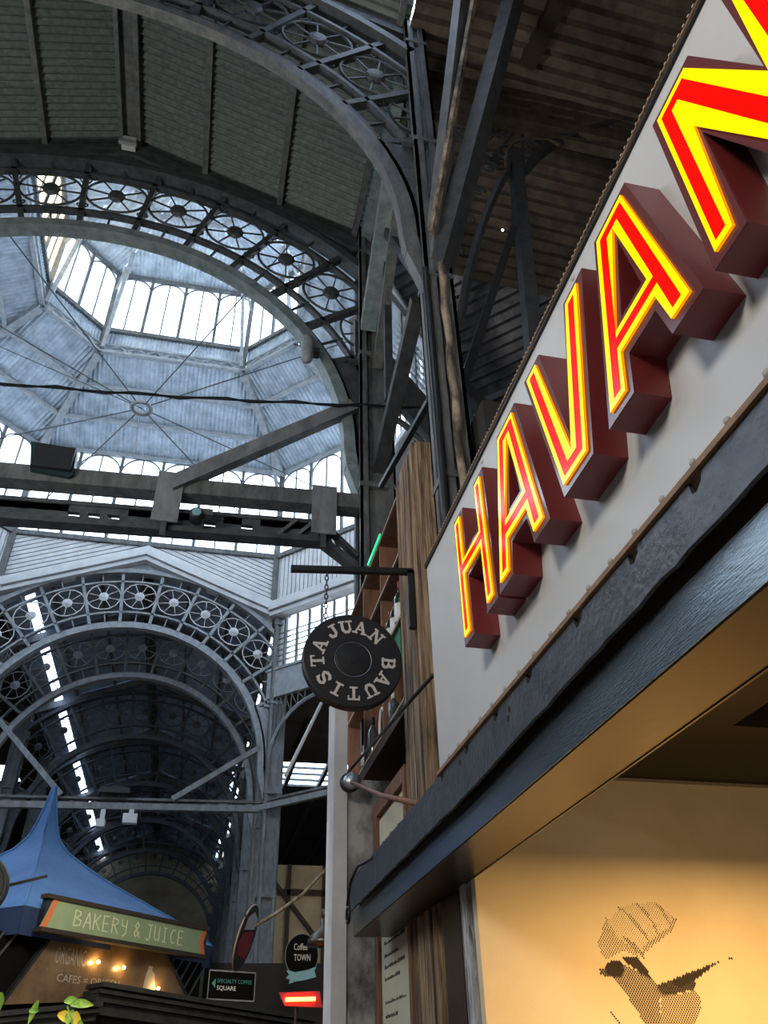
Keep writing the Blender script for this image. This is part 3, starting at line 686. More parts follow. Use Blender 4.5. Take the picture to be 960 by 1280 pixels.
# bird print: halftone dots on the cream wall (u = x, v = z on that wall)
def px(q): p = pt(720+q[0]/4, 1080+q[1]/4, 1, 3.7695); return (p.x, p.z)
REG = [([(150, 545), (150, 500), (185, 480), (235, 490), (243, 540), (215, 570), (180, 560)], .95),
 ([(115, 530), (150, 515), (200, 570), (150, 560), (118, 545)], .7),
 ([(235, 468), (300, 465), (345, 515), (378, 570), (340, 560), (290, 520), (245, 490)], .85),
 ([(180, 560), (240, 500), (300, 530), (380, 590), (415, 660), (425, 800), (345, 800), (285, 700), (225, 620)], .58),
 ([(400, 610), (560, 545), (640, 515), (715, 488), (600, 578), (590, 625), (480, 655), (420, 645)], .80),
 ([(480, 590), (600, 540), (690, 500), (600, 570), (520, 615)], .95),
 ([(425, 660), (520, 650), (600, 630), (628, 690), (615, 750), (590, 800), (425, 800)], .5),
 ([(150, 260), (165, 300), (215, 370), (290, 420), (330, 480), (240, 430), (150, 480), (125, 440), (108, 395), (130, 330)], .36),
 ([(150, 300), (220, 215), (300, 195), (400, 190), (470, 250), (500, 280), (480, 320), (400, 380), (330, 460), (240, 430), (170, 380)], .2), ([(340, 540), (412, 606), (480, 650), (430, 670), (380, 620)], .6),
 ([(225, 355), (280, 385), (330, 435), (350, 480), (300, 440)], .5),
 ([(200, 210), (250, 235), (330, 320), (385, 400), (375, 405), (300, 310), (240, 245)], .45),
 ([(300, 195), (350, 230), (400, 310), (420, 360), (408, 360), (380, 300), (330, 230)], .45),
 ([(385, 190), (430, 215), (470, 290), (480, 320), (455, 290), (425, 235)], .45),
 ([(480, 260), (505, 275), (490, 325), (410, 390), (340, 450), (330, 420), (400, 360), (470, 315)], .42),
 ([(160, 705), (180, 740), (215, 790), (225, 800), (210, 800), (170, 740)], .5), ([(750, 470), (785, 470), (770, 478)], .7),
 ([(425, 800), (590, 800), (560, 900), (440, 930), (350, 860), (345, 800)], .55)]
REG = [([px(q) for q in r], d) for r, d in REG]
def inside(p, poly):
    c = False; n = len(poly)
    for i in range(n):
        (x1, y1), (x2, y2) = poly[i], poly[i-1]
        if (y1 > p[1]) != (y2 > p[1]) and p[0] < (x2-x1)*(p[1]-y1)/(y2-y1)+x1: c = not c
    return c
xs = [q[0] for r, d in REG for q in r]; zs = [q[1] for r, d in REG for q in r]
st = .0125; dots = MB(); j = 0; z = min(zs)
while z < max(zs):
    x = min(xs)+(st/2 if j % 2 else 0)
    while x < max(xs):
        dd = max([d for r, d in REG if inside((x, z), r)] or [0])
        if dd: s_ = st*.62*dd**.75; dots.add([(x-s_, 3.7688, z), (x, 3.7688, z-s_), (x+s_, 3.7688, z), (x, 3.7688, z+s_)], [(0, 1, 2, 3)])
        x += st
    z += st*.62; j += 1
bp = dots.build('bird_print', M['ink'], fix=False); tag(bp, 'halftone print of a crested bird in dark dots on the cream wall', 'print')
bp['kind'] = 'stuff'
# dark frame and roller guide at the edge of the opening
rg = thing('shutter_guide', 'black door jamb with a scraped silver roller guide, left of the cream wall', 'door frame')
MB().box(1.285, 1.40, 4.06, 4.36, -1.6, .95).build('jamb', M['black'], rg)
MB().box(1.30, 1.40, 3.80, 3.90, -1.6, .95).build('jamb', M['black'], rg)
MB().box(1.31, 1.36, 3.90, 4.06, -1.6, .95).build('channel', M['ink'], rg)
MB().box(1.27, 1.30, 3.905, 3.98, -1.6, .95).build('guide', mat('scraped zinc', (.10, .10, .10), .5, .1, (.62, .64, .66), 9, 9, .5, 30, (3, 3, .5), lo=.38, hi=.52), rg)
MB().box(1.27, 1.30, 3.985, 3.998, -1.6, .95).build('guide_lip', M['zinc'], rg)
# wood post of mouldings
wp = thing('wooden_post', 'tall weathered brown wooden post beside the left end of the sign', 'post')
for a, b, x in ((4.36, 4.43, 1.30), (4.43, 4.52, 1.275), (4.52, 4.545, 1.30), (4.545, 4.68, 1.27), (4.68, 4.70, 1.295), (4.70, 4.84, 1.272), (4.84, 4.90, 1.30), (4.90, 4.97, 1.28)):
    MB().box(x, 1.46, a+.002, b-.002, -1.6, 4.04-rnd.uniform(0, .08)).build('board', M['wood'], wp)
# little cylinder fitting at the top left corner of the panel
tf = MB().tube([(1.05, 3.42, 2.17), (1.05, 3.32, 2.27)], .018, 10); tag(tf.build('pipe_fitting', M['tan2'], smooth=False), 'short pale pipe end at the top left corner of the sign board', 'pipe')
# ---- shelf unit
sh = thing('bottle_shelf', 'open reddish wooden shelf unit with bottles, left of the wooden post', 'shelf')
Y0, Y1 = 4.985, 7.22
for z in (3.92, 3.37, 2.83, 2.18):
    q = MB().box(1.30, 1.62, Y0, Y1, z-.022, z).build('shelf_board', M['shelf'], sh)
    MB().box(1.285, 1.30, Y0, Y1, z-.022, z).build('board_edge', M['shelfedge'], q)
for y in (Y0, 5.70, 6.45, Y1):
    MB().box(1.302, 1.618, y, y+.025, 2.18, 3.9).build('divider', M['shelf'], sh)
MB().box(1.62, 1.64, Y0, Y1, 2.16, 3.92).build('back_board', mat('shelf back', (.05, .025, .016), .7), sh)
MB().box(1.29, 1.64, Y0, Y1, 2.08, 2.156).build('under_board', mat('dark brown board', (.045, .024, .018), .6), sh)
led = MB().tube([pt(460, 706, 0, 1.275), pt(475, 668, 0, 1.275)], .008, 6); tag(led.build('light_tube', M['led'], smooth=False), 'thin glowing green tube along the top shelf edge', 'lamp')
def bottle(label, x, y, z, h, m, cap, lab=True, r=.04, grp=None):
    t = thing('bottle', label, 'bottle', group=grp)
    MB().lathe([(r*.9, 0), (r, .01), (r, h*.6), (r*.85, h*.68), (r*.35, h*.78), (r*.32, h*.97), (.01, h)], lambda a, b, q: Vector((x+a, y+b, z+q)), 16).build('glass_body', m, t, True)
    MB().lathe([(r*.38, h*.82), (r*.4, h*1.0), (.01, h*1.01)], lambda a, b, q: Vector((x+a, y+b, z+q)), 12).build('cap', cap, t, True)
    if lab: MB().lathe([(r*1.02, h*.12), (r*1.03, h*.5), (r*.9, h*.5)], lambda a, b, q: Vector((x+a, y+b, z+q)), 16).build('label', M['wlabel'], t, True)
clr = mat('clear grey glass', (.13, .14, .14), .06, .3)
bottle('dark wine bottle with white label and red capsule, nearest the wooden post', 1.345, 5.22, 2.83, .42, M['glassgreen'], M['redcap'], r=.047)
bottle('dark wine bottle with white label, second from the wooden post', 1.345, 5.40, 2.83, .36, M['glassgreen'], M['black'])
bottle('small bottle with white label, farther from the post on the middle shelf', 1.345, 5.56, 2.83, .34, M['glassgreen'], M['redcap'])
bottle('clear squat bottle alone on the lowest shelf near the wooden post', 1.34, 5.52, 2.18, .26, clr, M['wlabel'], False, r=.045)
bottle('clear bottle with black cap on the lowest shelf, left bay', 1.34, 6.28, 2.18, .36, clr, M['black'], False, r=.045)
bottle('dark bottle with red cap at the left end of the lowest shelf', 1.34, 6.55, 2.18, .30, M['glassgreen'], M['redcap'], r=.045)
tag(MB().box(1.31, 1.33, 5.12, 5.50, 2.46, 2.83-.03).build('green_board', M['greenp']), 'green board with a white curved mark between shelf and wooden post', 'board')
pts = [(1.303, 5.28+.05*math.cos(t), 2.6+.1*math.sin(t)) for t in [.3*k for k in range(-5, 9)]]
MB().tube(pts, .010, 5).build('white_mark', M['wlabel'], bpy.data.objects['green_board'])
tag(MB().tube([(1.36, 6.0+.10*math.cos(t), 2.18+.17+.16*math.sin(t)) for t in [2*math.pi*k/24 for k in range(24)]], .014, 6, True).build('white_ring', M['wlabel'], smooth=True), 'pale ring shaped plate standing on the lowest shelf', 'plate')
# facade wall behind the shelf and under it, column, pole, menu board
struct(MB().box(1.66, 1.8, 3.85, 7.4, -1.6, 4.0).build('wall_stall', M['dark']), 'dark stall wall behind the shelf unit', 'wall')
struct(MB().box(1.075, 1.62, 6.02, 6.30, -1.6, 1.93).build('wall_stub', M['soot']), 'white plastered wall stub with black soot at its top', 'wall')
tag(MB().box(.972, 1.075, 6.0, 6.32, -1.6, 2.62).build('white_pole', M['plaster'], smooth=False), 'narrow white plastered post rising behind the round hanging sign', 'post')
mn = thing('menu_board', 'brown framed board with cream handwritten sheets, between white wall and wooden post', 'menu board')
MB().box(1.30, 1.33, 5.05, 6.0, -1.6, 1.72).build('backing', M['shelf'], mn)
for a, b in ((5.88, 6.0), (5.0, 5.06)): MB().box(1.27, 1.30, a, b, -1.6, 1.72).build('frame_board', M['shelf'], mn)
MB().box(1.27, 1.30, 5.06, 5.88, 1.62, 1.72).build('frame_board', M['shelf'], mn)
for z0, z1, sd in ((.0, 1.0, 1), (1.08, 1.58, 2)):
    pp = MB().box(1.285, 1.2995, 5.08, 5.84, z0, z1).build('paper_sheet', M['paper'], mn)
    r_ = random.Random(sd); wr = MB(); zz = z1-.1
    while zz > z0+.05:
        if r_.random() < .75:
            yy = 5.75
            yend = r_.uniform(5.2, 5.5)
            while yy > yend:
                l = r_.uniform(.015, .05); wr.box(1.2835, 1.2848, yy-l, yy, zz, zz+r_.uniform(.008, .022)); yy -= l+.012
        zz -= r_.uniform(.04, .09)
    wr.build('handwriting', M['ink'], pp)
# ---- black pipe, spot lamp, rod, hook
tag(MB().tube([(1.03, 3.42, 1.615), (1.1, 4.27, 1.80), (1.15, 6.6, 2.13)], .011, 8).build('black_pipe', M['black'], smooth=True), 'thin black pipe running from the sign corner under the shelf', 'pipe')
sl = thing('spot_lamp', 'small round grey spot lamp on a rod beside the white post', 'lamp')
c0 = Vector((1.07, 5.85, 1.86))
MB().lathe([(.03, -.05), (.055, -.03), (.062, .03), (.05, .05)], lambda a, b, h: c0+Vector((h*.5, -h-.0+0*a, 0))+Vector((a, 0, b)), 18).build('housing', M['zinc'], sl, True)
MB().lathe([(.07, -.02), (.075, 0), (.07, .03)], lambda a, b, h: c0+Vector((0, .03-h, 0))+Vector((a, 0, b)), 18).build('rim', M['black'], sl, True)
MB().tube([c0, (1.08, 4.8, 1.45), (1.03, 3.75, 1.1)], [.012, .014, .018], 8).build('rod', M['shelf'], sl, True)
hk = thing('hook_rod', 'black bent rod with a ring at the outer end of the lintel', 'hook')
MB().tube([pt(468, 1072, 0, 1.0), pt(447, 1083, 0, .99), pt(438, 1102, 0, .99), pt(434, 1132, 0, .99)], .009, 7).build('rod', M['black'], hk, True)
c1_ = pt(435, 1144, 0, .985)
MB().tube([c1_+Vector((0, .045*math.cos(t), .045*math.sin(t))) for t in [2*math.pi*k/16 for k in range(16)]], .010, 6, True).build('ring', M['black'], hk, True)
# ---- hanging disc
YD = 4.55
br = thing('sign_bracket', 'black square bar bracket on the wooden post, holding the round sign', 'bracket')
MB().beam((.42, YD, 2.855), (1.27, YD, 2.925), .04, .04).build('arm', M['black'], br)
MB().beam((1.25, YD, 2.93), (1.25, YD, 2.48), .04, .04).build('wall_bar', M['black'], br)
ch_ = thing('chain', 'short dark link chain holding the round sign', 'chain')
z = 2.86
for k in range(11):
    zz = 2.845-.036*k; hor = k % 2
    MB().tube([Vector((.665+(.011*math.cos(t) if hor else 0), YD+(0 if hor else .011*math.cos(t)), zz+.022*math.sin(t))) for t in [2*math.pi*j/12 for j in range(12)]], .0042, 5, True).build('chain_link', M['black'], ch_)
ds = thing('round_sign', 'round black hanging sign with pale slab letters round its rim', 'sign')
DC = Vector((.842, YD, 2.205)); RD = .322
MB().lathe([(RD, .03), (RD, -.028), (RD-.008, -.034), (.118, -.034), (.118, -.034)], lambda a, b, h: DC+Vector((a, h, b)), 72).build('disc', M['discm'], ds)
MB().tube([DC+Vector((.118*math.cos(t), -.036, .118*math.sin(t))) for t in [2*math.pi*k/48 for k in range(48)]], .0022, 5, True).build('inner_ring', M['zinc'], ds)
MB().lathe([(.11, -.034), (.105, -.038), (.03, -.041), (.028, -.045), (.001, -.045)], lambda a, b, h: DC+Vector((a, h, b)), 40).build('centre_plate', M['discm'], ds)
# slab serif capitals as bars: unit box 0..1 wide, 0..1 high
def bars(L, w=.2):
    o = []
    def b(x0, y0, x1, y1, ww=w): o.append((x0, y0, x1, y1, ww))
    se = lambda x, y, l=.42: b(x-l/2, y, x+l/2, y, .13)
    if L == 'J': b(.62, .95, .62, .28); b(.62, .28, .45, .08); b(.45, .08, .2, .1); b(.2, .1, .12, .34); se(.62, .93, .5)
    if L == 'U': b(.22, .93, .22, .3); b(.22, .3, .38, .08); b(.38, .08, .62, .08); b(.62, .08, .78, .3); b(.78, .3, .78, .93, .13); se(.22, .93); se(.78, .93)
    if L == 'A': b(.5, .97, .17, .06, .14); b(.5, .97, .83, .06); b(.3, .36, .7, .36, .12); se(.16, .06, .36); se(.84, .06, .4)
    if L == 'N': b(.2, .93, .2, .06, .14); b(.2, .93, .8, .06); b(.8, .06, .8, .93, .14); se(.18, .06, .36); se(.8, .93, .36); se(.14, .93, .26)
    if L == 'B': b(.25, .97, .25, .03); b(.1, .93, .6, .93, .13); b(.1, .07, .62, .07, .13); b(.25, .51, .6, .51, .12); b(.6, .93, .74, .82); b(.74, .82, .74, .62); b(.74, .62, .6, .51); b(.6, .51, .8, .38); b(.8, .38, .8, .18); b(.8, .18, .62, .07)
    if L == 'T': b(.5, .95, .5, .05); b(.1, .93, .9, .93, .13); b(.12, .96, .12, .68, .1); b(.88, .96, .88, .68, .1); se(.5, .06, .5)
    if L == 'I': b(.5, .95, .5, .05); se(.5, .94, .56); se(.5, .06, .56)
    if L == 'S': b(.8, .78, .6, .93); b(.6, .93, .35, .93); b(.35, .93, .2, .76); b(.2, .76, .3, .58); b(.3, .58, .7, .44); b(.7, .44, .82, .25); b(.82, .25, .64, .07); b(.64, .07, .36, .07); b(.36, .07, .18, .24); b(.18, .1, .18, .34, .1); b(.82, .66, .82, .92, .1)
    return o
def glyph(mb, segs, fn, d0, d1):
    for i, (x0, y0, x1, y1, w) in enumerate(segs):
        a, b = Vector((x0, y0)), Vector((x1, y1)); d = (b-a).normalized(); n = Vector((-d.y, d.x))*w/2; e = d*w*.25
        q = [a-e-n, b+e-n, b+e+n, a-e+n]; mb.prism([tuple(p) for p in q], fn, d0, d1+i*1e-5)
    return mb
for L, ang in zip('JUANBAUTISTA', (-35, -12, 12, 42, 93, 123, 151, 179, 206, 233, 263, 290)):
    t = math.radians(ang); er = Vector((math.sin(t), 0, math.cos(t))); et = Vector((math.cos(t), 0, -math.sin(t)))
    s_ = .088; w_ = .088
    fn = lambda u, v, d: DC+er*(.186+v*s_)+et*((u-.5)*w_)+Vector((0, -.034-d, 0))
    glyph(MB(), bars(L), fn, 0, .004).build('raised_letter', M['letter'], ds)
# ================================================================== GANTRY, TIES, LAMPS
gt = thing('tie_girder', 'long dark tie girder with flat plates crossing in front of the dome windows', 'girder')
MB().beam((-5.75, 7.2, 5.22), (1.40, 7.2, 5.46), .2, .2).build('top_beam', M['irongrey'], gt)
MB().beam((-5.75, 7.25, 4.93), (1.0, 7.25, 5.18), .1, .05).build('girder_chord', M['iron'], gt)
MB().beam((-5.75, 7.25, 4.69), (1.0, 7.25, 4.93), .16, .07).build('girder_chord', M['iron'], gt)
MB().beam((1.0, 7.25, 5.18), (1.40, 7.25, 4.78), .1, .05).build('girder_chord', M['iron'], gt)
MB().beam((1.0, 7.25, 4.93), (1.40, 7.25, 4.62), .16, .07).build('girder_chord', M['iron'], gt)
k = 0; x = -5.7
while x < .95:
    zb = 4.71+(x+5.75)*.0357; zt = zb+.23
    slot = (-1.75 < x < -1.15) or (-.45 < x < .5 and int(x*10) % 3)
    MB().box(x, x+.2, 7.22, 7.28, zb, zb+.07 if slot else zt).build('web_plate', M['iron'], gt)
    MB().box(x, x+.2, 7.22, 7.28, zb+.12, zt).build('web_plate', M['iron'], gt)
    if slot: MB().box(x+.12, x+.2, 7.22, 7.28, zb+.07, zb+.12).build('web_plate', M['iron'], gt)
    elif x > .5: MB().beam((x, 7.18, zb), (x+.2, 7.18, zt), .02, .04).build('lattice_bar', M['irongrey'], gt)
    x += .2
for x in (1.05, 1.15, 1.25): MB().beam((x, 7.25, 5.1-(x-1)*.9), (x+.1, 7.25, 4.85-(x-1)*.8), .03, .03).build('lattice_bar', M['iron'], gt)
for x in (-.71, .99, -3.2, -4.9): MB().box(x-.14, x+.14, 7.08, 7.1, 4.72+(x+5.75)*.033, 5.38+(x+5.75)*.033).build('splice_plate', M['irongrey3'], gt); MB().box(x-.03, x+.03, 7.1, 7.13, 4.55+(x+5.75)*.033, 4.75+(x+5.75)*.033).build('hanger_clip', M['iron'], gt)
tag(MB().beam((-.72, 7.1, 5.36), (1.32, 7.1, 6.92), .14, .17).build('raking_brace', M['irongrey3']), 'grey raking brace from the tie girder up to the arch column', 'brace')
tag(MB().beam((-3.6, 7.1, 5.30), (-5.7, 7.1, 6.92), .14, .17).build('raking_brace', M['irongrey3']), 'raking brace at the left end of the tie girder', 'brace')
ft = thing('tie_beam', 'long thin tie beam across the far nave carrying small lamps', 'beam')
MB().beam((-5.75, 18.9, 5.14), (1.5, 18.9, 5.28), .12, .14).build('lower_angle', M['irongrey3'], ft)
MB().beam((-5.75, 18.98, 5.34), (1.5, 18.98, 5.45), .1, .05).build('upper_angle', M['irongrey'], ft)
F = DIAG['far right']; w, hw = dim(True, HW, SP)
MB().beam(F(-hw, w-.05, 5.3), F(hw, w-.05, 5.3), .12, .13).build('lower_angle', M['irongrey3'], ft)
MB().beam(F(-hw, w+.02, 5.46), F(hw, w+.02, 5.46), .1, .05).build('upper_angle', M['irongrey'], ft)
tag(MB().beam((1.25, 18.9, 6.73), (-.65, 18.9, 5.42), .1, .12).build('raking_brace', M['irongrey3']), 'thin pale brace above the right half of the far tie beam', 'brace')
tag(MB().beam((-5.5, 18.9, 7.75), (-3.05, 18.9, 5.42), .1, .12).build('raking_brace', M['irongrey3']), 'thin pale brace rising left from the far tie beam behind the tent tip', 'brace')
for x, l in ((-2.09, 'left'), (-1.49, 'right')):
    t = thing('spot_lamp', l+' one of two small pale lamps hanging under the far tie beam', 'lamp')
    MB().box(x-.05, x+.05, 18.84, 18.9, 4.86, 5.16).build('bracket', M['white'], t)
    MB().box(x-(.09 if l == 'left' else .15), x+(.09 if l == 'left' else .15), 18.66, 18.84, 4.72 if l == 'left' else 4.82, 4.88 if l == 'left' else 5.02).build('housing', M['white'], t)
tag(MB().box(-2.25, -1.6, 18.75, 18.95, 5.48, 5.6).build('flood_lamp', M['black']), 'flat black lamp lying on top of the far tie beam', 'lamp')
# flood light on the near girder
fl = thing('flood_lamp', 'dark teal square flood lamp standing on the near tie girder, at the left', 'lamp')
MB().prism([(-2.22, 5.72), (-1.74, 5.69), (-1.71, 5.34), (-1.74, 5.30), (-2.14, 5.34)], lambda u, v, d: Vector((u, d, v)), 7.05, 7.2).build('housing', mat('dark teal enamel', (.01, .03, .035), .4), fl)
MB().box(-2.14, -1.74, 7.0, 7.05, 5.36, 5.66).build('front', M['black'], fl)
cm = thing('security_camera', 'small round camera with teal lens hanging on the near tie girder', 'camera')
MB().lathe([(.05, -.1), (.07, -.09), (.075, .04), (.05, .06)], lambda a, b, h: Vector((-.38+a, 7.02+h, 4.93+b)), 16).build('housing', M['black'], cm, True)
MB().lathe([(.05, -.105), (.048, -.11), (.001, -.112)], lambda a, b, h: Vector((-.38+a, 7.02+h, 4.93+b)), 16).build('lens', M['tealp'], cm)
MB().box(-.41, -.22, 7.02, 7.15, 4.98, 5.06).build('mount', M['irongrey'], cm)
pl = thing('pod_lamp', 'pale elongated lamp fixed under the near arch on its right flank', 'lamp')
MB().lathe([(.01, -.24), (.06, -.22), (.085, -.1), (.085, .12), (.06, .22), (.01, .24)], lambda a, b, h: Vector((.70+a, 7.0+b, 7.75+h)), 14).build('housing', M['ironlight'], pl, True)
MB().box(.72, .86, 7.0, 7.12, 7.72, 7.8).build('mount', M['iron'], pl)
rl = thing('ridge_lamp', 'tiny white lamp box at the roof ridge above the near arch', 'lamp')
MB().box(CX-.1, CX+.1, 6.95, 7.08, 11.62, 11.8).build('housing', M['white'], rl); MB().box(CX-.13, CX+.13, 6.9, 6.95, 11.55, 11.62).build('bracket', M['ironlight'], rl)
cb = thing('cable', 'sagging bundle of black cables strung across in front of the dome', 'cable')
for dz in (0, .035, .02):
    P = [Vector((-5.9+8.1*k/30, 7.0-2.6*(k/30)**2*0, 6.36+.62*(k/30)**1.2-.12*math.sin(math.pi*k/30)+dz*math.sin(k*1.9))) for k in range(31)]
    MB().tube(P, .013, 5).build('cable_strand', M['black'], cb)
# ================================================================== NEAR RIGHT: struts, girder, aisle arch
def toroof(a, b, z=10.36):
    a, b = Vector(a), Vector(b); return tuple(a+(b-a)*((z-a.z)/(b.z-a.z)))
def strut(label, pts, r, m, sq=True, name='strut', cat='strut'):
    mb = MB()
    if sq:
        for a, b in zip(pts, pts[1:]): mb.beam(a, b, r, r)
    else: mb.tube(pts, r/2, 8)
    return tag(mb.build(name, M[m]), label, cat)
strut('wide grey strut rising from the nearer column to the brown aisle roof', [(1.47, 4.1, 5.85), toroof((1.47, 4.1, 5.85), pt(580, -25, 1, 3.3))], .13, 'irongrey')
strut('pale brown board running up beside the nearer column', [tuple(pt(540, 290, 1, 3.95)), toroof(pt(540, 290, 1, 3.95), pt(597, -25, 1, 3.2))], .05, 'tan2')
strut('dark strut leaning left behind the nearer column', [pt(523, 375, 0, 1.62), pt(470, 600, 0, 1.62)], .15, 'irongrey2')
strut('thin black bar slanting across the bright window behind the columns', [pt(537, 500, 0, 1.5), pt(476, 608, 0, 1.5)], .05, 'black')
strut('dark bar from the farther column head down to the nearer column', [pt(485, 290, 0, 1.55), pt(530, 350, 0, 1.5)], .11, 'black')
strut('thin grey upright between the two grey columns', [pt(483, 300, 0, 1.6), pt(486, 500, 0, 1.6)], .09, 'irongrey2')
strut('pale teal raking strut at the head of the farther column', [(1.5, 7.0, 8.3), pt(492, 195, 0, 1.47)], .2, 'teal')
strut('grey raking strut beside the teal one', [(1.62, 7.0, 7.6), pt(500, 240, 0, 1.5)], .12, 'irongrey')
eg = strut('eave girder along the near nave between the two columns', [(1.5, 4.15, 10.45), (1.5, 7.2, 10.45)], .16, 'teal', name='eave_girder', cat='girder')
a0 = pt(551, 330, 1, 4.0)
tag(MB().tube([(a0.x+.01*math.sin(k*1.7), 4.0, a0.z-k*.2) for k in range(22)], [.033+.004*math.sin(k*2.3) for k in range(22)], 8).build('drain_pipe', M['tan2'], smooth=True), 'beige peeling drain pipe beside the nearer grey column', 'pipe')
a0 = pt(532, 345, 1, 4.0)
tag(MB().tube([(a0.x, 4.0, a0.z+.1), (a0.x, 4.0, 1)], .028, 8).build('drain_pipe', M['black'], smooth=True), 'thin black pipe on the left side of the nearer grey column', 'pipe')
ag = thing('aisle_girder', 'dark slotted girder crossing the aisle under the brown roof', 'girder')
YG = 4.45
for z0, z1 in ((10.02, 10.22), (9.45, 9.62), (9.2, 9.28)): MB().box(1.7, 9, YG-.06, YG+.06, z0, z1).build('chord', M['brown'], ag)
for k in range(12):
    x = 1.9+k*.58
    MB().box(x, x+.22, YG-.04, YG+.04, 9.6, 10.05).build('batten', M['brown'], ag)
MB().box(1.7, 9, YG-.03, YG+.03, 9.62, 9.77).build('web_plate', M['brown'], ag); MB().box(1.7, 9, YG-.03, YG+.03, 9.85, 10.03).build('web_plate', M['brown'], ag)
aa = thing('aisle_arch', 'dark lattice arch under the slotted girder, springing from a slender post', 'arch')
AP = [pt(*q, 1, YG) for q in ((655, 215), (668, 200), (690, 182), (720, 168), (760, 156), (800, 148), (840, 143), (880, 140))]
BP = [pt(*q, 1, YG) for q in ((640, 205), (625, 230), (610, 262), (597, 300), (585, 345), (575, 400))]
MB().tube(AP, .06, 6).build('arch_bar', M['irongrey2'], aa); MB().tube(BP, .05, 6).build('arch_bar', M['irongrey2'], aa)
rnd = random.Random(5)
for P in (AP, BP):
    for k in range(len(P)-1):
        a, b = P[k], P[k+1]; top_ = Vector(((a.x+b.x)/2 if P is AP else a.x+.02, YG, 9.22))
        if P is AP:
            MB().tube([a, top_], .018, 4).build('lattice_bar', M['iron'], aa); MB().tube([top_, b], .018, 4).build('lattice_bar', M['iron'], aa)
        c = (a+b)/2+Vector((0, 0, .22)) if P is AP else (a+b)/2+Vector((-.2, 0, .05))
        MB().tube([c+Vector((.11*math.cos(q)*(1-q/12), 0, .11*math.sin(q)*(1-q/12))) for q in [.6*j for j in range(14)]], .016, 4).build('scroll', M['iron'], aa)
for k in range(7):
    a = pt(580+rnd.uniform(0, 60), 150+rnd.uniform(5, 60), 1, YG); MB().tube([a+Vector((.16*math.cos(q)*(1-q/11), 0, .16*math.sin(q)*(1-q/11))) for q in [.6*j for j in range(15)]], .017, 4).build('scroll', M['iron'], aa)
    MB().tube([a, a+Vector((rnd.uniform(-.5, .5), 0, rnd.uniform(.2, .6)))], .02, 4).build('lattice_bar', M['iron'], aa)
strut('slender dark post hanging down beside the top edge of the sign', [pt(643, 190, 1, YG), pt(668, 445, 1, YG), toroof(pt(643, 190, 1, YG), pt(668, 445, 1, YG), 2.2)], .13, 'irongrey2', name='aisle_post', cat='post')
strut('thin dark brace slanting from the slender post down to the nearer column', [pt(642, 285, 1, YG-.1), pt(563, 530, 1, YG-.1)], .075, 'black')
tag(MB().tube([pt(632, 210, 1, YG-.1), pt(634, 190, 1, YG-.1), pt(642, 178, 1, YG-.1), pt(660, 173, 1, YG-.1), pt(685, 174, 1, YG-.1), pt(700, 182, 1, YG-.1)], .022, 7).build('bent_pipe', M['brown'], smooth=True), 'bent brown pipe above the slender post', 'pipe')
strut('long dark strut rising right from the nearer column across the brown sheets', [pt(547, 350, 1, 4.1), toroof(pt(553, 325, 1, 4.0), pt(648, -25, 1, 3.1))], .17, 'irongrey2', name='roof_beam', cat='beam')
strut('black roof beam crossing the brown sheets near the top edge', [(2.95, 4.1, 10.28), (3.3, 1.5, 10.2)], .2, 'ink', name='roof_beam', cat='beam')
tag(MB().lathe([(.012, -.01), (.014, 0), (.001, .01)], lambda a, b, h: pt(628, 288, 1, YG-.12)+Vector((a, h, b)), 10).build('tiny_lamp', emit('white lamp dot', (1, 1, 1), 6)), 'tiny white point lamp in the dark aisle beside the slender post', 'lamp')
strut('black diagonal beam pair below the oblique sheets', [pt(565, 470, 1, 5.6), pt(625, 535, 1, 5.6)], .13, 'black', name='roof_beam', cat='beam')
# ================================================================== FAR RIGHT of the hanging sign
tag(MB().tube([(1.93, 12, 5.05), (1.885, 12, 3.74)], .03, 8).build('white_tube', M['white']), 'slim white upright tube left of the white post', 'tube')
tag(MB().tube([(1.72, 12, 5.05), (1.2, 12, 3.85)], .03, 8).build('white_pole', M['white']), 'pale slanting pole under the round hanging sign', 'pole')
struct(MB().box(1.8, 9, 24, 24.2, -1.6, 5.2).build('wall_stall', M['tan']), 'tan wall of a far stall right of the iron column', 'wall')
sb = thing('wall_stall', 'dark timber beams on the tan far stall wall', 'beam'); sb['kind'] = 'structure'
MB().box(1.8, 9, 23.9, 24, 4.4, 4.55).build('rail', M['ink'], sb)
for x in (2.6, 3.6): MB().box(x, x+.1, 23.9, 24, -1.6, 5.2).build('post', M['ink'], sb)
MB().beam((2.0, 23.9, 5.0), (3.4, 23.9, 3.4), .1, .1).build('brace', M['ink'], sb)
struct(MB().box(.25, 2.4, 10.6, 10.9, -1.6, 1.22).build('wall_counter', mat('black counter', (.010, .008, .008), .7)), 'black back wall of the coffee stall below the iron column', 'wall')
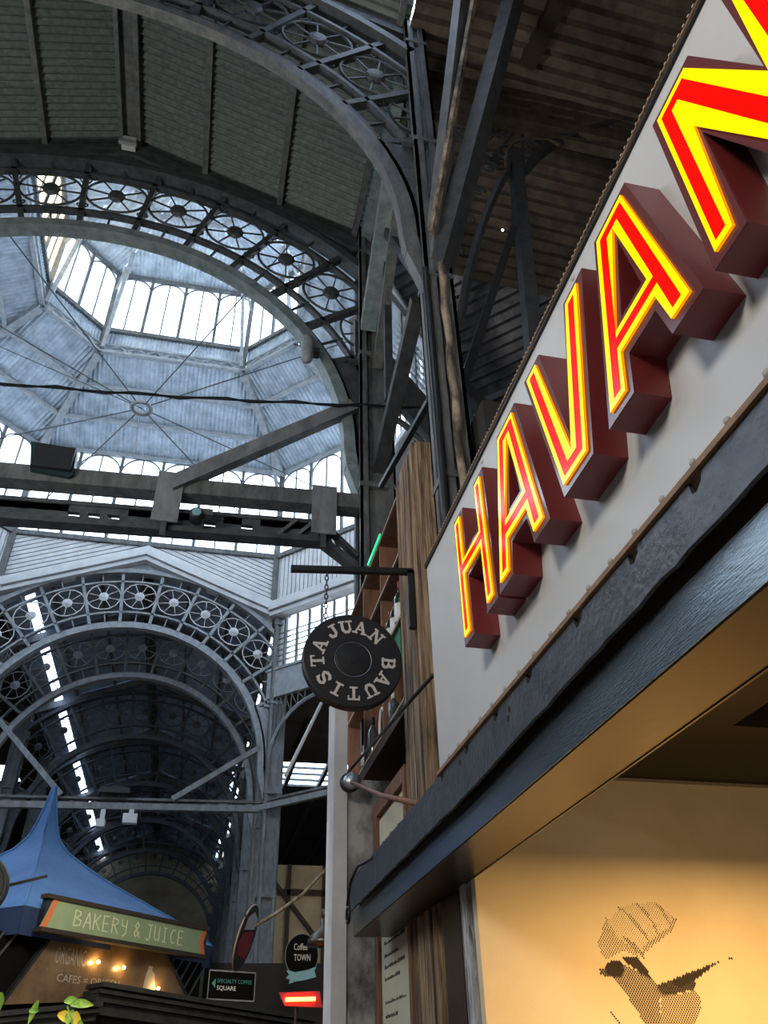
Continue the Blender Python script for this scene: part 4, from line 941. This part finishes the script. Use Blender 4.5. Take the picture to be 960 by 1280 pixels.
# ================================================================== KIOSK
e = Vector((.592, .806, 0)); bk = Vector((-.806, .592, 0))
K0 = Vector((-1.38, 7.92, 0))                    # near left corner of the tent, eaves
def K(a, b, z): return K0+e*a+bk*b+Vector((0, 0, z))
tt = thing('blue_tent', 'blue cloth pyramid tent roof with a thin spire, above the kiosk sign', 'tent')
LK = 2.85
prof = [(2.93, .008), (2.70, .03), (2.50, .055), (2.36, .08), (2.22, .14), (2.08, .25), (1.90, .42), (1.72, .62), (1.55, .81), (1.38, .97), (1.34, 1.0)]
for side in range(4):
    mb = MB(); n = 10
    for z, f in prof:
        h = LK/2*f
        for k in range(n+1):
            s_ = -h+2*h*k/n; sag = -.05*f*(1-f)*4*(1-(2*k/n-1)**2)*.6
            q = {0: (s_, -h), 1: (h, s_), 2: (-s_, h), 3: (-h, -s_)}[side]
            mb.v.append(tuple(K(LK/2+q[0], LK/2+q[1], z+sag*.6)))
    for i in range(len(prof)-1):
        for k in range(n): a = i*(n+1)+k; mb.f.append((a, a+1, a+n+2, a+n+1))
    mb.build('roof_cloth', M['blue'], tt, True)
    q = {0: ((0, 0), (LK, 0)), 1: ((LK, 0), (LK, LK)), 2: ((LK, LK), (0, LK)), 3: ((0, LK), (0, 0))}[side]
    v = MB(); n = 24
    for k in range(n+1):
        a = q[0][0]+(q[1][0]-q[0][0])*k/n; b = q[0][1]+(q[1][1]-q[0][1])*k/n; wv = .015*math.sin(k*1.9)
        v.v += [tuple(K(a, b, 1.34)), tuple(K(a, b, 1.12)+(bk if side % 2 == 0 else e)*wv)]
    for k in range(n): v.f.append((2*k, 2*k+2, 2*k+3, 2*k+1))
    v.build('valance', mat('dark blue valance', (.012, .03, .09), .8), tt, True)
MB().tube([K(LK/2+.09*math.cos(t), LK/2+.09*math.sin(t), 2.33) for t in [2*math.pi*k/12 for k in range(12)]], .03, 6, True).build('collar', M['blue'], tt, True)
for c in ((0, 0), (LK, 0), (LK, LK), (0, LK)):
    P = [K(LK/2+(c[0]-LK/2)*f*.99, LK/2+(c[1]-LK/2)*f*.99, z+.01) for z, f in prof]
    MB().tube(P, .014, 5).build('hip_seam', M['blue'], tt, True)
# sign board on the kiosk front
bs = thing('kiosk_sign', 'long sage green sign board with chalk lettering and orange ends under the blue tent', 'sign')
A0 = Vector((-1.215, 8.0, 0)); A1 = Vector((.20, 9.66, 0)); ed = (A1-A0).normalized(); LN = (A1-A0).length; nn_ = Vector((ed.y, -ed.x, 0))
def S(u, v, d): return A0+ed*u+Vector((0, 0, 1.185+v))+nn_*d
HS = .225
slab([[(0, -.03), (LN+.03, -.03), (LN+.03, HS+.03), (0, HS+.03)]], S, -.06, 0).build('frame', M['black'], bs)
slab([[(-.03, 0), (LN, 0), (LN-.04, HS/2), (LN, HS), (.06, HS), (.02, HS/2)]], S, 0, .012).build('board', M['sage'], bs)
slab([[(-.03, 0), (.03, 0), (.075, HS/2), (.11, HS), (.06, HS), (.02, HS/2)]], S, .012, .016).build('orange_end', M['orange'], bs)
slab([[(LN, 0), (LN-.06, 0), (LN-.10, HS/2), (LN-.06, HS), (LN, HS), (LN-.04, HS/2)]], S, .012, .016).build('orange_end', M['orange'], bs)
slab([[(-.03, HS), (LN+.03, HS), (LN+.03, HS+.035), (-.03, HS+.035)]], S, -.06, .03).build('frame_rail', M['ink'], bs)
slab([[(-.03, -.035), (LN+.03, -.035), (LN+.03, 0), (-.03, 0)]], S, -.06, .03).build('frame_rail', M['ink'], bs)
THIN = {'B': [(0, 0, 0, 1), (0, 1, .45, .95), (.45, .95, .5, .75), (.5, .75, .1, .52), (.1, .52, .6, .4), (.6, .4, .55, .1), (.55, .1, 0, 0)],
 'A': [(0, 0, .35, 1), (.35, 1, .65, 0), (.12, .35, .55, .35)], 'K': [(0, 0, 0, 1), (.55, 1, .02, .45), (.15, .55, .6, 0)],
 'E': [(0, 0, 0, 1), (0, 1, .5, 1), (0, .5, .42, .52), (0, 0, .5, 0)], 'R': [(0, 0, 0, 1), (0, 1, .5, .9), (.5, .9, .5, .65), (.5, .65, .02, .48), (.15, .5, .6, 0)],
 'Y': [(0, 1, .05, .6), (.05, .6, .45, .55), (.5, 1, .5, .1), (.5, .1, .2, -.1)], '&': [(.6, 0, .1, .75), (.1, .75, .3, 1), (.3, 1, .48, .8), (.48, .8, .05, .3), (.05, .3, .2, 0), (.2, 0, .6, .35)],
 'J': [(.1, 1, .6, 1), (.4, 1, .4, .1), (.4, .1, .2, -.1), (.2, -.1, 0, .05)], 'U': [(0, 1, 0, .2), (0, .2, .2, 0), (.2, 0, .5, .2), (.5, 1, .5, .0)],
 'I': [(.25, 0, .25, 1), (.05, 1, .45, 1), (.05, 0, .45, 0)], 'C': [(.55, .9, .2, 1), (.2, 1, 0, .5), (0, .5, .2, 0), (.2, 0, .55, .1)], ' ': []}
u = .33
for ch in 'BAKERY & JUICE':
    if ch != ' ':
        sc = .125; mb = MB()
        glyph(mb, [(a, b, c, d, .075) for a, b, c, d in THIN[ch]], lambda x, y, d, u=u: S(u+x*sc*1.05, .05+y*sc, d), .012, .016)
        mb.build('chalk_letter', M['chalk'], bs); u += .118
    else: u += .055
# glass front with lettering
gf = thing('kiosk', 'black kiosk with lettered brown glass front and diamond trellis under the blue tent', 'kiosk')
def G(u, v, d): return A0+ed*u+bk*.16+Vector((0, 0, v))+nn_*d
def onG(x, y):
    d = pt(x, y, 1, 1); o = G(0, 0, 0); t = o.dot(nn_)/d.dot(nn_); p = d*t; return ((p-o).dot(ed), p.z)
TL, BL_, BR_, TR = onG(66, 1170), onG(2, 1256), onG(232, 1246), onG(203, 1186)
slab([[BL_, TL, TR, BR_]], G, -.03, 0).build('glass', M['kglass'], gf)
slab([[(BL_[0]-.03, BL_[1]), (TL[0]-.03, TL[1]), (TL[0], TL[1]), (BL_[0], BL_[1])]], G, -.03, .02).build('frame_bar', M['black'], gf)
slab([[(BR_[0], BR_[1]), (TR[0], TR[1]), (TR[0]+.03, TR[1]), (BR_[0]+.03, BR_[1])]], G, -.03, .02).build('frame_bar', M['black'], gf)
def text(s_, size, fn, m, parent, name='lettering', sx=1, th=.002):
    c = bpy.data.curves.new('text', 'FONT'); c.body = s_; c.size = size; c.resolution_u = 2
    o = bpy.data.objects.new('text', c); C.objects.link(o); bpy.context.view_layer.update()
    me = bpy.data.meshes.new_from_object(o.evaluated_get(bpy.context.evaluated_depsgraph_get()))
    bpy.data.objects.remove(o)
    for v in me.vertices: v.co = fn(v.co.x*sx, v.co.y, th)
    me.materials.clear(); me.materials.append(m); return link(name, me, parent)
lt = mat('faded cream lettering', (.42, .40, .33), .7); lt2 = mat('very faded lettering', (.36, .33, .27), .7)
text('ORGANIC', .19, lambda x, y, d: G(.36+x, .96+y, d), lt2, gf, sx=.42)
text('CAFES = ORIGEN', .085, lambda x, y, d: G(.42+x, .825+y, d), lt, gf, sx=1.2)
for k in range(26): MB().lathe([(.004, 0), (.001, .002)], lambda a, b, h, k=k: G(.3+k*.035+a, .91+b, h), 6).build('dot', lt2, gf)
slab([[(a_+.36, b_) for a_, b_ in ((1.16, .86), (1.18, .98), (1.2, 1.0), (1.2, 1.04), (1.26, 1.04), (1.26, 1.0), (1.30, .98), (1.33, .86), (1.29, .80), (1.2, .80))]], G, 0, .002).build('jar_drawing', lt2, gf)
for (u_, v_), l in ((onG(118, 1203), 'right of the upper lettering'), (onG(150, 1210), 'in the middle of the glass'), (onG(193, 1236), 'at the lower right corner')):
    b_ = tag(MB().lathe([(.001, -.014), (.012, -.008), (.014, 0), (.008, .01), (.001, .014)], lambda a, b, h: G(u_+a, v_+h, .05+b), 12).build('bulb_reflection', M['bulb'], smooth=True), 'small warm bulb reflection '+l+' of the kiosk front', 'lamp')  # glowing dots stand in for warm reflections in the glass
kb = gf
slab([[(-2.2, -1.55), (-2.2, 1.15), (2.45, 1.15), (2.45, -1.55)]], G, -.1, -.06).build('wall_panel', M['pitch'], kb)
for side in ((-1.7, -.25), (1.25, 2.3)):
    u0 = side[0]
    while u0 < side[1]+.6:
        for s_ in (-1, 1):
            a, b = (u0, .35), (u0+s_*.6, 1.15)
            q = [(a[0]-.012, a[1]), (a[0]+.012, a[1]), (b[0]+.012, b[1]), (b[0]-.012, b[1])]
            if side[0]-.3 < min(a[0], b[0]) and max(a[0], b[0]) < side[1]+.25: slab([q], G, -.055+.01*s_, -.045+.01*s_).build('trellis_bar', M['irongrey2'], kb)
        u0 += .13
aw = thing('kiosk_awning', 'low black boarded awning below the kiosk front', 'awning')
P0, P1, P2, P3 = pt(-40, 1272, 1, 7.4), pt(118, 1232, 1, 7.9), pt(385, 1276, 1, 9.1), pt(118, 1256, 1, 7.9)
bl2 = mat('dark weathered boards', (.005, .005, .005), .7, 0, (.022, .02, .018), 12, 7, .4, 20)
for dz, th, dd in ((0, .035, 0), (-.045, .03, .02), (-.09, .05, .05), (-.16, .08, .08)):
    up_ = Vector((0, 0, dz))
    MB().beam(P0+up_+bk*dd, P3+up_+bk*dd, .3, th).build('awning_board', bl2, aw)
    MB().beam(P1+up_+bk*dd, P2+up_*1.0+bk*dd, .3, th).build('awning_board', bl2, aw)
MB().add([P0+Vector((-.1, .15, -.2)), P1+Vector((0, .15, -.2)), P2+Vector((0, .15, -.2)), P2+Vector((0, .15, -1.2)), P0+Vector((-.1, .15, -1.2))], [(0, 1, 2, 3, 4)]).build('underside', M['ink'], aw)
# leaves of a plant in front of the awning
pln = thing('potted_plant', 'sunlit green and yellow leaves at the bottom left corner', 'plant')
def leaf(q, l, w_, ang, m, bend=.25):
    c = pt(*q, 1, 6.9); d = Vector((math.cos(ang), .25, math.sin(ang))); n_ = Vector((-math.sin(ang), 0, math.cos(ang))); mb = MB(); N = 6
    for k in range(N+1):
        t = k/N; ww = w_*math.sin(math.pi*min(.97, t*.9+.08)); o = c+d*(l*t)+Vector((0, -bend*l*t*t*.5, -bend*l*t*t))
        mb.v += [tuple(o-n_*ww), tuple(o+Vector((0, .012, 0))), tuple(o+n_*ww)]
    for k in range(N): a = 3*k; mb.f += [(a, a+1, a+4, a+3), (a+1, a+2, a+5, a+4)]
    mb.build('leaf', m, pln, True)
for q, l, w_, an, m in (((88, 1256), .16, .03, .25, 'leafm'), ((80, 1252), .11, .028, .3, 'leafm'), ((72, 1268), .12, .035, -.1, 'yel'), ((95, 1264), .13, .03, -1.3, 'yel'), ((84, 1280), .12, .035, 1.4, 'leafm'), ((100, 1275), .11, .03, -1.4, 'leafm'), ((48, 1250), .12, .022, -1.9, 'leafm'), ((2, 1240), .1, .025, -1.5, 'leafm'), ((36, 1264), .07, .02, .3, 'leafm')):
    leaf(q, l, w_, an, M[m])
MB().tube([pt(90, 1300, 1, 6.9), pt(90, 1275, 1, 6.9), pt(84, 1258, 1, 6.9)], .006, 5).build('stem', M['leafm'], pln)
area('leaf_spot', tuple(pt(70, 1215, 1, 6.0)), .15, 2.2, (1, .95, .7), (.05, 1, -.3))
# round sign cut by the left edge
rs_ = thing('round_sign', 'round black sign with dull teal rim, cut by the left edge', 'sign')
c = Vector((-1.37, 6.0, 1.11))
MB().lathe([(.17, .02), (.17, -.02), (.001, -.02)], lambda a, b, h: c+Vector((a, h, b)), 40).build('disc', M['discm'], rs_)
MB().tube([c+Vector((.185*math.cos(t), 0, .185*math.sin(t))) for t in [2*math.pi*k/40 for k in range(40)]], .022, 8, True).build('rim', mat('dull teal rim', (.05, .07, .065), .5), rs_, True)
MB().beam(c+Vector((.1, .02, -.0)), c+Vector((.34, .5, .18)), .02, .02).build('bracket', M['black'], rs_)
# tilted oval sign seen almost edge on
c = Vector((.585, 9.0, 1.265)); ax = Vector((.17, 0, .59)).normalized(); bx_ = Vector((.29, .95, .0)).normalized(); nz = ax.cross(bx_).normalized()
if nz.y > 0: nz = -nz
os_ = thing('round_sign', 'tilted round red and white sign with pale rim, seen almost edge on', 'sign')
MB().lathe([(.30, -.012), (.30, .012)], lambda a, b, h: c+bx_*a+ax*b+nz*h, 40).build('disc', M['ink'], os_)
MB().tube([c+bx_*.3*math.cos(t)+ax*.3*math.sin(t) for t in [2*math.pi*k/40 for k in range(40)]], .009, 6, True).build('rim', M['shelfedge'], os_, True)
MB().prism([(-.2, -.18), (.2, -.18), (.24, -.05), (.18, .08), (-.18, .02), (-.25, -.06)], lambda a, b, h: c+bx_*a+ax*b+nz*h, .0125, .014).build('red_print', M['red'], os_)
MB().prism([(-.2, .04), (.2, .1), (.18, .2), (0, .24), (-.18, .16)], lambda a, b, h: c+bx_*a+ax*b+nz*h, .0125, .014).build('pale_print', M['letter'], os_)
rp = tag(MB().tube([pt(318, 1158, 1, 8.9), pt(345, 1142, 1, 8.9), pt(378, 1118, 1, 8.7), pt(414, 1080, 1, 8.5)], .018, 6).build('cord', M['tan2'], smooth=True), 'knotted pale cord running from the tilted sign up to the white post', 'cord')
# coffee square sign
cs = thing('arrow_sign', 'small black board with teal arrow and two lines of lettering', 'sign')
def Q(u, v, d): return Vector((.262+u, 9-.0-d, .735+v))
slab([[(0, 0), (.445, -.022), (.445, .215), (0, .24)]], Q, -.02, 0).build('board', M['pitch'], cs)
for a, b in (((0, 0), (.445, -.022)), ((.445, -.022), (.445, .215)), ((.445, .215), (0, .24)), ((0, .24), (0, 0))): MB().beam(Q(*a, 0), Q(*b, 0), .008, .012).build('frame_bar', M['irongrey3'], cs)
tealt = mat('teal lettering', (.04, .25, .23), .6)
text('SPECIALTY COFFEE', .047, lambda x, y, d: Q(.08+x, .135+y-(x)*.05, d), tealt, cs, sx=.83, th=.003); text('SQUARE', .052, lambda x, y, d: Q(.08+x, .075+y-x*.05, d), M['wlabel'], cs, sx=.95, th=.003)
slab([[(.03, .13), (.065, .17), (.065, .09)]], Q, .001, .003).build('arrow', tealt, cs)
# coffee town sign
ct = thing('oval_sign', 'dark oval coffee sign with white lettering and pale teal ribbon', 'sign')
c = Vector((1.155, 9, 1.105))
MB().lathe([(1, -.015), (1, .015)], lambda a, b, h: c+Vector((a*.165, h, b*.19)), 40).build('board', M['pitch'], ct)
MB().tube([c+Vector((.165*math.cos(t), -.01, .19*math.sin(t))) for t in [2*math.pi*k/40 for k in range(40)]], .006, 6, True).build('rim', M['irongrey3'], ct, True)
text('Coffee', .085, lambda x, y, d: c+Vector((-.085+x, -.017-d, .045+y)), M['letter'], ct, sx=.62); text('TOWN', .085, lambda x, y, d: c+Vector((-.08+x, -.017-d, -.05+y)), M['letter'], ct, sx=.62)
MB().prism([(-.15, -.20), (-.12, -.17), (-.15, -.13), (-.06, -.15), (.06, -.13), (.15, -.10), (.13, -.14), (.15, -.19), (.05, -.215), (-.06, -.23), (-.12, -.25), (-.11, -.215)], lambda a, b, h: c+Vector((a, -.02-h, b)), 0, .008).build('ribbon', M['tealp'], ct)
# pendant lamp
pd = thing('pendant_lamp', 'dark bell shaped pendant lamp with orange inside, beside the white post', 'lamp')
c = Vector((1.24, 8.0, 1.06))
MB().lathe([(.17, 0), (.165, .04), (.12, .10), (.06, .14), (.055, .15), (.05, .22), (.001, .225)], lambda a, b, h: c+Vector((a, b, h)), 28).build('shade', mat('dark brown enamel', (.03, .022, .016), .3), pd, True)
MB().lathe([(.165, .005), (.15, .04), (.10, .09), (.001, .11)], lambda a, b, h: c+Vector((a, b, h)), 28).build('inner_reflector', M['copper'], pd, True)
MB().lathe([(.035, .21), (.04, .3), (.001, .305)], lambda a, b, h: c+Vector((a, b, h)), 14).build('cap', M['black'], pd, True)
MB().tube([c+Vector((0, 0, .3)), c+Vector((0, 0, .42)), Vector((1.2, 6.31, 1.5))], .008, 5).build('cord', M['black'], pd)
MB().lathe([(.001, .0), (.02, .02), (.001, .05)], lambda a, b, h: c+Vector((a, b, h)), 12).build('bulb', emit('dim bulb', (1, .55, .2), 4), pd)
# heater
ht = thing('bar_heater', 'glowing red bar heater in a small tilted housing', 'heater')
MB().prism([(.84, .70), (1.20, .71), (1.23, .585), (.90, .60)], lambda u, v, d: Vector((u, d, v)), 8.02, 8.08).build('housing', M['red'], ht)
MB().tube([(.90, 8.0, .645), (1.16, 8.0, .65)], .016, 8).build('glow_bar', M['heat'], ht, True)
MB().tube([(1.0, 8.05, .60), (1.05, 8.1, -1.6)], .015, 6).build('stand', M['black'], ht)
# ================================================================== finish: origins at the base of things, everything lifted to floor level 0
bpy.context.view_layer.update()
roots = [o for o in SC.objects if o.parent is None and o.type in {'MESH', 'EMPTY'}]
for o in roots:
    if o.name in FIXED or o.rotation_euler.z: continue
    pts = []
    def gather(q, off):
        off = off+q.location if q is not o else off
        if q.type == 'MESH': pts.extend([Vector(c)+off for c in q.bound_box])
        for ch in q.children: gather(ch, off)
    gather(o, Vector((0, 0, 0)))
    if not pts: continue
    b = Vector(((min(p.x for p in pts)+max(p.x for p in pts))/2, (min(p.y for p in pts)+max(p.y for p in pts))/2, min(p.z for p in pts)))
    if o.type == 'MESH': o.data.transform(Matrix.Translation(-b))
    for ch in o.children: ch.location -= b
    o.location += b
for o in SC.objects:
    if o.parent is None and o.type != 'CAMERA': o.location.z += EYE
